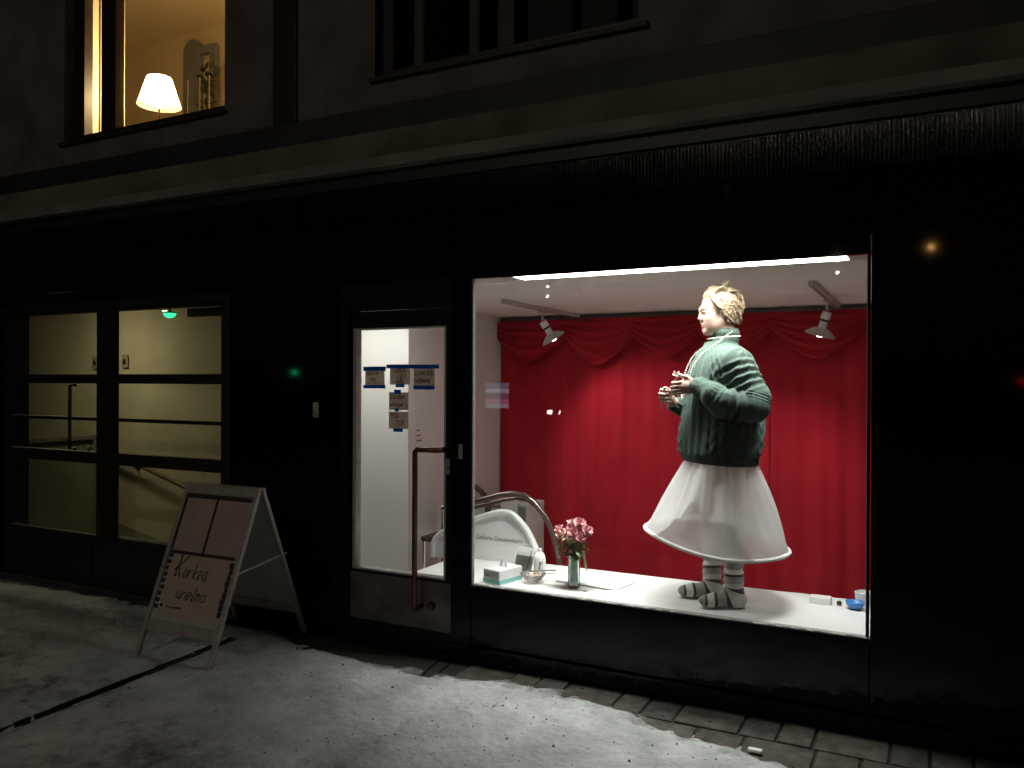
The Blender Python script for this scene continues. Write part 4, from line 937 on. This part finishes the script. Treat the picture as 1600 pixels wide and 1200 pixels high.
    for i in range(4):
        z0 = 1.124-.0195*i; fx = .008*(1.5-abs(i-1.2))
        k0 = np.array([.281+fx, .006, z0]); k1 = k0+np.array([.012, .032, -.003]); k2 = k1+np.array([-.022, .020, -.004]); k3 = k2+np.array([-.022, -.004, -.002])
        v.cap(k0, k1, .0098, .0092, .004); v.cap(k1, k2, .0092, .0086, .003); v.cap(k2, k3, .0084, .0074, .003)
    v.cap((.243, .028, 1.112), (.267, .052, 1.128), .0115, .0095, .006); v.cap((.267, .052, 1.128), (.281, .056, 1.132), .0092, .008, .003)
    V, F = v.mesh()
    o = np_mesh('body', V, F, [M['skin'], M['lip'], M['eye'], M['brow']], pe)
    fc = V[F].mean(1); q = (fc-HC)@HROT.T; mi = np.zeros(len(F), np.int32); x, y, z = q.T
    lipm = (x > .080) & (((y/.023)**2+((z+.0610)/.0115)**2) < 1); mi[lipm] = 1
    for s in (1, -1):
        mi[(x > .066) & ((((y-s*.031)/.0115)**2+((z-.003)/.0045)**2) < 1)] = 2
        mi[(x > .06) & ((np.abs(z-.026-.004*np.sin((y*s-.012)*70)) < .0038) & (y*s > .012) & (y*s < .048))] = 3
    mi[fc[:, 2] < 1.385] = 0
    o.data.polygons.foreach_set('material_index', mi); return o
body()
def hair():
    v = Vol(np.arange(-.17, .16, .0027), np.arange(-.14, .14, .0027), np.arange(1.40, 1.70, .0027))
    E = lambda c, r, k=.012, sub=False: v.ell(hp_(c), r, k, sub, HROT)
    def L(P, R_, k=.003):
        P = [np.array(p, float) for p in P]; Q = []
        for i in range(len(P)-1):
            p0, p1, p2, p3 = P[max(i-1, 0)], P[i], P[i+1], P[min(i+2, len(P)-1)]
            for t in (0, .25, .5, .75): Q.append(.5*((2*p1)+(-p0+p2)*t+(2*p0-5*p1+4*p2-p3)*t*t+(-p0+3*p1-3*p2+p3)*t**3))
        Q.append(P[-1]); n = len(Q)-1; rr = np.interp(np.linspace(0, 1, n+1), np.linspace(0, 1, len(R_)), R_)
        for i in range(n): v.cap(hp_(Q[i]), hp_(Q[i+1]), rr[i], rr[i+1], k)
    E((-.028, 0, .046), (.098, .084, .084)); E((-.056, 0, -.010), (.056, .072, .066), .03)
    E((.100, 0, -.055), (.074, .085, .108), .010, True)                                 # face opening
    r = random.Random(31); g = lambda a: r.gauss(0, a)
    # fringe brushed up and back from the forehead
    for i in range(60):
        y = -.062+.124*(i/59)+g(.003); x0 = .066-abs(y)*.45
        L([(x0+.004, y, .060+g(.004)), (x0-.004, y*1.02+g(.004), .092+g(.005)), (x0-.045, y*1.05+g(.008), .126-abs(y)*.28+g(.006)), (x0-.105+g(.01), y*1.12+g(.01), .112-abs(y)*.3+g(.006)), (-.105+g(.01), y*1.1+g(.01), .060+g(.015))], [.0020, .0042, .0050, .0045, .0015])
    # sides swept back over the ears to the nape, layered and uneven
    for i in range(230):
        s = 1 if i % 2 else -1; t = r.random(); a0 = r.uniform(0, 1)
        st = (.048-.09*t+g(.006), s*(.045+.012*math.sin(t*3)+g(.004)), .100-.01*t+g(.008))
        m1 = (.030-.10*t+g(.008), s*(.083+.006*math.sin(t*3.1)+g(.003)), .045+g(.012))
        m2 = (-.005-.10*t+g(.008), s*(.084-.020*t+g(.004)), -.005+g(.012))
        en = (-.026-.072*t+g(.008), s*(.074-.034*t+g(.005)), -.040-.030*a0-.016*t+g(.007))
        L([st, m1, m2, en], [.0024, .0046, .0048, .0014])
    for i in range(44):                                                                   # back of the head
        y = r.uniform(-.06, .06); L([(-.06+g(.01), y*.7, .118), (-.116+g(.004), y, .06+g(.01)), (-.116+g(.005), y, .005+g(.01)), (-.092+g(.006), y*.85, -.045+g(.012)), (-.070+g(.008), y*.7, -.075+g(.010))], [.0024, .0048, .0050, .0042, .0014])
    for k in range(7):                                                                    # tuft sticking up at the crown
        L([(-.035+g(.006), g(.01), .118), (-.058+g(.006), .006+g(.008), .140+g(.004)), (-.082+g(.010), .010+g(.012), .152+g(.010))], [.0055, .0042, .0010])
    for k in range(8):                                                                   # stray ends
        s = 1 if k % 2 else -1; L([(-.09+g(.02), s*(.05+g(.015)), .06+g(.03)), (-.118+g(.012), s*(.055+g(.015)), .045+g(.03)), (-.130+g(.012), s*(.06+g(.02)), .03+g(.03))], [.004, .0026, .0010])
    V, F = v.mesh(); return np_mesh('hair', V, F, M['hair'], pe)
hair()
def sweater():
    v = Vol(np.arange(-.31, .28, .0042), np.arange(-.37, .41, .0042), np.arange(.70, 1.45, .0042))
    X, Y, Z = np.meshgrid(v.x, v.y, v.z, indexing='ij', sparse=True)
    hz = [.70, .745, .77, .80, .86, .95, 1.05, 1.12, 1.20, 1.26, 1.30, 1.335, 1.36, 1.385]
    fr_ = [.178, .178, .180, .186, .186, .178, .172, .168, .150, .128, .108, .082, .066, .06]
    bk = [-.214, -.216, -.220, -.228, -.238, -.248, -.250, -.245, -.222, -.196, -.170, -.140, -.108, -.09]
    al = [.215, .218, .222, .228, .230, .226, .218, .212, .205, .190, .170, .130, .090, .07]
    f = np.interp(v.z, hz, fr_); b = np.interp(v.z, hz, bk); a = np.interp(v.z, hz, al)
    ker = np.ones(9)/9; f, b, a = [np.convolve(np.pad(q, 4, 'edge'), ker, 'valid') for q in (f, b, a)]
    c = (f+b)/2; rx = (f-b)/2
    u = (X-c)/rx; w = Y/a; rad = np.sqrt(u*u+w*w); th = np.arctan2(w, u)
    e = (rad-1)*np.minimum(rx, a)
    # cables and ribs as relief
    n = 30; ph = th*n/(2*math.pi); tri = np.abs((ph % 1)-.5)*2
    band = np.cos(th*5)                                                              # cable columns alternate with plain ribs
    twist = np.sin(Z*95+np.floor(ph)*1.57)
    cable = np.where(band > .1, .0080*(1-tri**2)+.0042*twist*np.cos(ph*2*math.pi), .0062*(1-tri)*1.0)
    hem = np.clip((Z-.775)/.02, 0, 1); neckf = np.clip((1.36-Z)/.03, 0, 1)
    hemrib = .0025*np.cos(th*75)
    fold = .006*np.sin(th*3+Z*9)+.005*np.sin(th*5-Z*14+1)
    e = e-(cable*hem+hemrib*(1-hem)-.002)*neckf-fold*hem*neckf
    e = np.maximum(e, .742+.012*np.cos(th+.4)-Z); e = np.maximum(e, Z-1.375)
    v.d = np.minimum(v.d, e).astype(np.float32)
    # turtleneck, folded over
    na = np.array((-.038, 0, 1.345)); nb = hp_((-.026, 0, -.098))
    def collar(Xc, Yc, Zc, t): return .0022*np.cos(np.arctan2(Yc, Xc+.03)*34)+.002*np.sin(Zc*160)
    v.cap(na, nb, .072, .070, .02, fn=collar); v.cap(nb-np.array([0, 0, .028]), nb+np.array([0, 0, .004]), .077, .074, .006, fn=collar)
    # sleeves: transverse folds on the upper arm, lengthwise ribs on the cuffs
    def folds(A, Fq, ph0):
        def fn(Xc, Yc, Zc, t): return A*np.sin(t*Fq+3*Yc*8+ph0+2.5*np.sin(Xc*14))*np.sqrt(np.maximum(np.sin(np.clip(t, .05, 1)*math.pi), 0))+.003*np.sin(np.arctan2(Yc-.2, Xc+.1)*9)
        return fn
    def ribs(cx, cy, cz, n_):
        def fn(Xc, Yc, Zc, t): return .0030*np.cos(np.arctan2(Zc-cz-.6*(Xc-cx), (Yc-cy)*1.0)*n_)
        return fn
    v.cap((-.055, .165, 1.262), (-.130, .245, 1.085), .083, .082, .035, fn=folds(.0075, 30, 0))
    v.cap((-.135, .245, 1.085), (-.122, .262, 1.045), .080, .080, .02, fn=folds(.006, 20, 1))
    v.cap((-.122, .262, 1.045), (.015, .245, 1.055), .080, .076, .012, fn=folds(.008, 17, 2))
    v.cap((.015, .245, 1.058), (.058, .222, 1.092), .074, .066, .010, fn=folds(.004, 12, 0))
    v.cap((.055, .222, 1.100), (.122, .150, 1.142), .060, .046, .006, fn=ribs(.09, .19, 1.13, 22))
    v.cap((-.04, -.160, 1.262), (.02, -.245, 1.03), .083, .080, .035, fn=folds(.006, 26, 0))
    v.cap((.02, -.245, 1.03), (.125, -.150, 1.02), .078, .062, .02, fn=folds(.006, 17, 2)); v.cap((.125, -.150, 1.02), (.212, -.045, 1.042), .056, .040, .01, fn=ribs(.16, -.11, 1.03, 22))
    V, F = v.mesh(); return np_mesh('jumper', V, F, M['knit'], pe)
sweater()
def socks():
    for s, fx in ((1, -.075), (-1, .0)):
        v = Vol(np.arange(-.16, .24, .004), np.arange(s*.09-.075, s*.09+.085, .004), np.arange(-.01, .40, .004))
        v.cap((fx*.85-.005, s*.088, .36), (fx, s*.09, .10), .060, .045, .02, fn=lambda X_, Y_, Z_, t: .0025*np.sin(Z_*150)+.003*np.sin(Z_*47+1))
        v.cap((fx, s*.09, .10), (fx-.018, s*.09, .042), .045, .040, .02); v.cap((fx-.018, s*.09, .040), (fx+.095, s*.097, .040), .039, .036, .03)
        v.ell((fx+.120, s*.099, .034), (.062, .044, .033), .02)
        q = v.sl((-.5, -.5, -.1), (.5, .5, .5)); _, _, Z = v.grid(q); v.d[q] = np.maximum(v.d[q], .0015-Z)
        V, F = v.mesh(); o = np_mesh('sock', V, F, M['sock'], pe)
        # distance along the foot from the toe, then up the leg
        xt = fx+.182; px, pz = fx+.050, .105; L_ = .075; x, z = V[:, 0], V[:, 2]
        phi = np.clip(np.arctan2(px-x, np.maximum(pz-z, 1e-4)), 0, math.pi/2)/(math.pi/2)
        al_ = np.where(x > px, xt-x, np.where(z > pz, xt-px+L_+z-pz, xt-px+phi*L_))
        al_ = np.clip((al_+.004*np.sin(V[:, 1]*60))/.50, 0, 1)
        at = o.data.attributes.new('along', 'FLOAT', 'POINT'); at.data.foreach_set('value', al_.astype(np.float32))
socks()
def skirt():
    nu, nv = 300, 40; th, t = np.meshgrid(np.linspace(0, 2*math.pi, nu), np.linspace(0, 1, nv), indexing='ij')
    c0, c1 = np.array([-.02, 0, .80]), np.array([-.000, 0, .338]); tt = t
    r0x, r0y, r1 = .158, .172, .370
    g = tt**1.12; rx = r0x+(r1-r0x)*g; ry = r0y+(r1-r0y)*g
    fold = (.020*np.sin(th*7+.6+np.sin(th)*1.5)+.010*np.sin(th*13+2))*np.maximum(np.sin(np.clip(tt*1.1, 0, 1)*math.pi), 0)**.8
    for q, w_, a_ in ((5.05, .10, .022), (.55, .07, .022), (1.05, .06, .026), (1.55, .05, .020), (2.0, .07, .026), (2.55, .06, .018), (3.4, .08, .02)): fold += a_*np.exp(-((th-q-.12*tt)/w_)**2)*np.maximum(np.sin(tt*math.pi), 0)**.7*(1-.3*tt)
    X = c0[0]+(c1[0]-c0[0])*tt+(rx+fold)*np.cos(th); Y = (ry+fold)*np.sin(th); Z = c0[2]+(c1[2]-c0[2])*tt+(.115*np.cos(th)-.085*np.sin(th))*r1*tt**1.5+.009*np.sin(th*3+.5)*tt
    o = np_mesh('skirt', np.stack([X, Y, Z], -1).reshape(-1, 3), grid_faces(nu, nv), M['skirt'], pe)
    rim = [(X[i, -1], Y[i, -1], Z[i, -1]) for i in range(0, nu-1, 2)]
    smooth_angle(MB().tube(rim, .0105, 8, closed=True).build('hoop', M['hoop'], o), 80)
skirt()
# pearls: a choker loop and a long strand
def pearls():
    hz = [1.0, 1.05, 1.12, 1.20, 1.26, 1.30, 1.335, 1.36]; F_ = [.174, .172, .168, .150, .128, .108, .082, .066]; B_ = [-.25, -.25, -.245, -.222, -.196, -.170, -.140, -.108]; A_ = [.222, .218, .212, .205, .190, .170, .130, .09]
    def onto(P):
        out = []
        for x, y, z in P:
            if z < 1.36:
                f, b, a = [float(np.interp(z, hz, q)) for q in (F_, B_, A_)]
                x = (f+b)/2+(f-b)/2*math.sqrt(max(0, 1-(y/a)**2))+.016
            out.append((x, y, z))
        return out
    mb = MB(); ico = bmesh.new(); bmesh.ops.create_icosphere(ico, subdivisions=1, radius=1); ico.verts.index_update()
    IV = [v.co.copy() for v in ico.verts]; IF = [[v.index for v in f.verts] for f in ico.faces]; ico.free()
    def strand(P, r, step):
        C = []
        for i in range(len(P)-1):
            p0, p1, p2, p3 = [Vector(P[max(0, min(len(P)-1, i+k))]) for k in (-1, 0, 1, 2)]
            for s in np.linspace(0, 1, 24)[:-1]: C.append(.5*((2*p1)+(-p0+p2)*s+(2*p0-5*p1+4*p2-p3)*s*s+(-p0+3*p1-3*p2+p3)*s**3))
        acc = 0; mb.add([C[0]+v*r for v in IV], IF)
        for a, b in zip(C[:-1], C[1:]):
            acc += (b-a).length
            if acc >= step: acc = 0; mb.add([b+v*r for v in IV], IF)
    q = [(-.036+.084*math.cos(a), .084*math.sin(a), 1.398-.008*math.cos(a)) for a in np.linspace(0, 2*math.pi, 17)]
    strand(q, .0048, .0112)
    strand(onto([(-.060, .080, 1.425), (-.020, .086, 1.395), (.012, .090, 1.355), (.05, .088, 1.31), (.1, .080, 1.26), (.13, .072, 1.215), (.15, .060, 1.15), (.17, .046, 1.095), (.17, .030, 1.078), (.18, .014, 1.090), (.18, -.005, 1.135), (.17, -.030, 1.20), (.13, -.052, 1.27), (.08, -.068, 1.32), (.05, -.075, 1.355), (.0, -.085, 1.40), (-.06, -.08, 1.425)]), .0047, .0116)
    return mb.build('pearl_necklace', M['pearl'], pe, True)
pearls()
ro = empty('held_rose', (-1.0, .30, .437), 'single pale pink rose with green leaves held in both hands of the person', 'rose', PR)
rose_bloom(MB(), (.219, .082, 1.198), .025, (-.25, .15, 1), 40).build('bloom', M['rose_pale'], ro, True)
rose_bloom(MB(), (.232, .088, 1.160), .015, (-.1, .3, 1), 41).build('bud', M['rose_cream'], ro, True)
MB().tube([(.220, .078, 1.188), (.245, .062, 1.13), (.268, .045, 1.075), (.300, .025, 1.022)], .0032, 6).build('stem', M['stem'], ro, True)
mb = MB(); leaf_blade(mb, (.246, .075, 1.130), (-.018, .035, -.035), .018, 0, .3); leaf_blade(mb, (.250, .070, 1.118), (-.040, .03, -.018), .016, 0, .3); leaf_blade(mb, (.235, .07, 1.15), (.02, .03, .02), .012, 0, .2)
mb.build('leaf', M['leaf_fresh'], ro)

# ================================================================== STREET BEHIND THE CAMERA (seen only as reflections)
def street_lamp(x, y, z, col, s, energy, label, twin=True, power=True):
    o = empty('street_lamp', (x, y, 0), label, 'street lamp', group='street lamps across the street')
    MB().tube([(0, -.5, -.1), (0, -.5, z-.6), (0, -.5, z+.2), (0, -.35, z+.34), (0, .05, z+.34)], [.07, .055, .05, .04, .035], 10).build('pole', M['lamp_pole'], o, True)
    MB().lathe([(.0001, .16), (.05, .14), (.075, .10), (.08, .07)], (0, .05, z+.08), 20).build('hood', M['lamp_pole'], o, True)
    zs = (0, -.24) if twin else (0,)  # second bulb is added to imitate the doubled reflection in the glazing
    for k in zs: MB().lathe([(.0001, -.035), (.03, -.028), (.042, 0), (.03, .028), (.0001, .035)], (0, .05, z+k), 16).build('bulb', emit('street bulb', col, s), o, True)
    MB().tube([(0, .05, z+.2), (0, .05, z-.26)], .008, 6).build('hanger', M['lamp_pole'], o)
    if not energy: return
    l = bpy.data.lights.new('lamp_light', 'POINT'); l.energy = energy; l.color = col; l.shadow_soft_size = .09
    lo = link(bpy.data.objects.new('lamp_light', l), o); lo.location = (0, .35, z-.75)
street_lamp(-8.3, -14, 3.95, (1, .88, .70), 60, 0, 'street lamp across the street mirrored above the left spotlight')
street_lamp(-1.7, -14, 4.15, (1, .88, .70), 60, 0, 'street lamp across the street mirrored above the right spotlight')
street_lamp(.02, -14, 4.30, (1, .50, .14), 130, 0, 'orange street lamp mirrored in the black panel right of the window', twin=False)
street_lamp(-3.4, -11, 6.95, (1, .88, .70), 160, STREET, 'tall street lamp lighting the facade and glinting on the ribbed fascia', twin=False)
def signal(x, z, col, lab):
    o = empty('traffic_light', (x, -14, 0), lab, 'traffic light', group='traffic lights across the street')
    MB().tube([(0, -.14, -.1), (0, -.14, z+.45)], .05, 10).build('pole', M['lamp_pole'], o)
    box('housing', M['black'], o, -.13, .13, -.09, .08, z-.18, z+.42, bev=.02)
    for k, c in ((0, col), (.25, (.02, .02, .02))):
        mm = emit('signal glow', c, 22 if c[1] > .5 else 7) if k == 0 else M['black']
        MB().lathe([(.0001, .03), (.045, .02), (.06, 0)], (0, .085, z+k), 18, axis=Vector((0, 1, 0))).build('lens', mm, o, True)
signal(-16.3, 1.87, (.03, 1, .45), 'green traffic light mirrored in the black granite beside the shop door')
signal(1.56, 1.66, (1, .02, .03), 'red traffic light mirrored in the black granite at the right edge')
for k, x in enumerate((-11.0, -10.72)):  # added pair of lamps, standing in for one far light doubled by the glazing
    o = empty('bollard_lamp', (x, -20, 0), ['bollard lamp mirrored low on the red curtain, left of its pair', 'bollard lamp mirrored low on the red curtain, right of its pair'][k], 'bollard lamp', group='bollard lamps across the street')
    MB().lathe([(.09, -.1), (.09, .58)], (0, 0, 0), 16).build('post', M['lamp_pole'], o); MB().lathe([(.085, .58), (.085, .72)], (0, 0, 0), 16).build('lens', emit('bollard glow', (1, .97, .9), 40), o); MB().lathe([(.095, .72), (.06, .76), (.0001, .77)], (0, 0, 0), 16).build('cap', M['lamp_pole'], o)
av = empty('advert_screen', (-9.7, -14, 0), 'glowing blue and pink screen across the street, mirrored at the left of the red curtain', 'screen')
MB().box(-.06, .06, -.2, -.08, -.1, 1.0).build('post', M['lamp_pole'], av); box('cabinet', M['black'], av, -.36, .36, -.08, .02, .92, 1.64, bev=.01)
for k, (z0, z1, c, st_) in enumerate(((1.46, 1.60, (.45, .6, 1), 1.6), (1.33, 1.45, (.75, .85, 1), 2.6), (1.20, 1.32, (.35, .40, .8), 1.1), (1.08, 1.19, (1, .45, .65), 1.8), (.96, 1.07, (.7, .8, 1), 2.2))):
    box('screen_band', emit('screen glow %d' % k, c, st_*1.5), av, -.33, .33, .0215, .024, z0, z1)
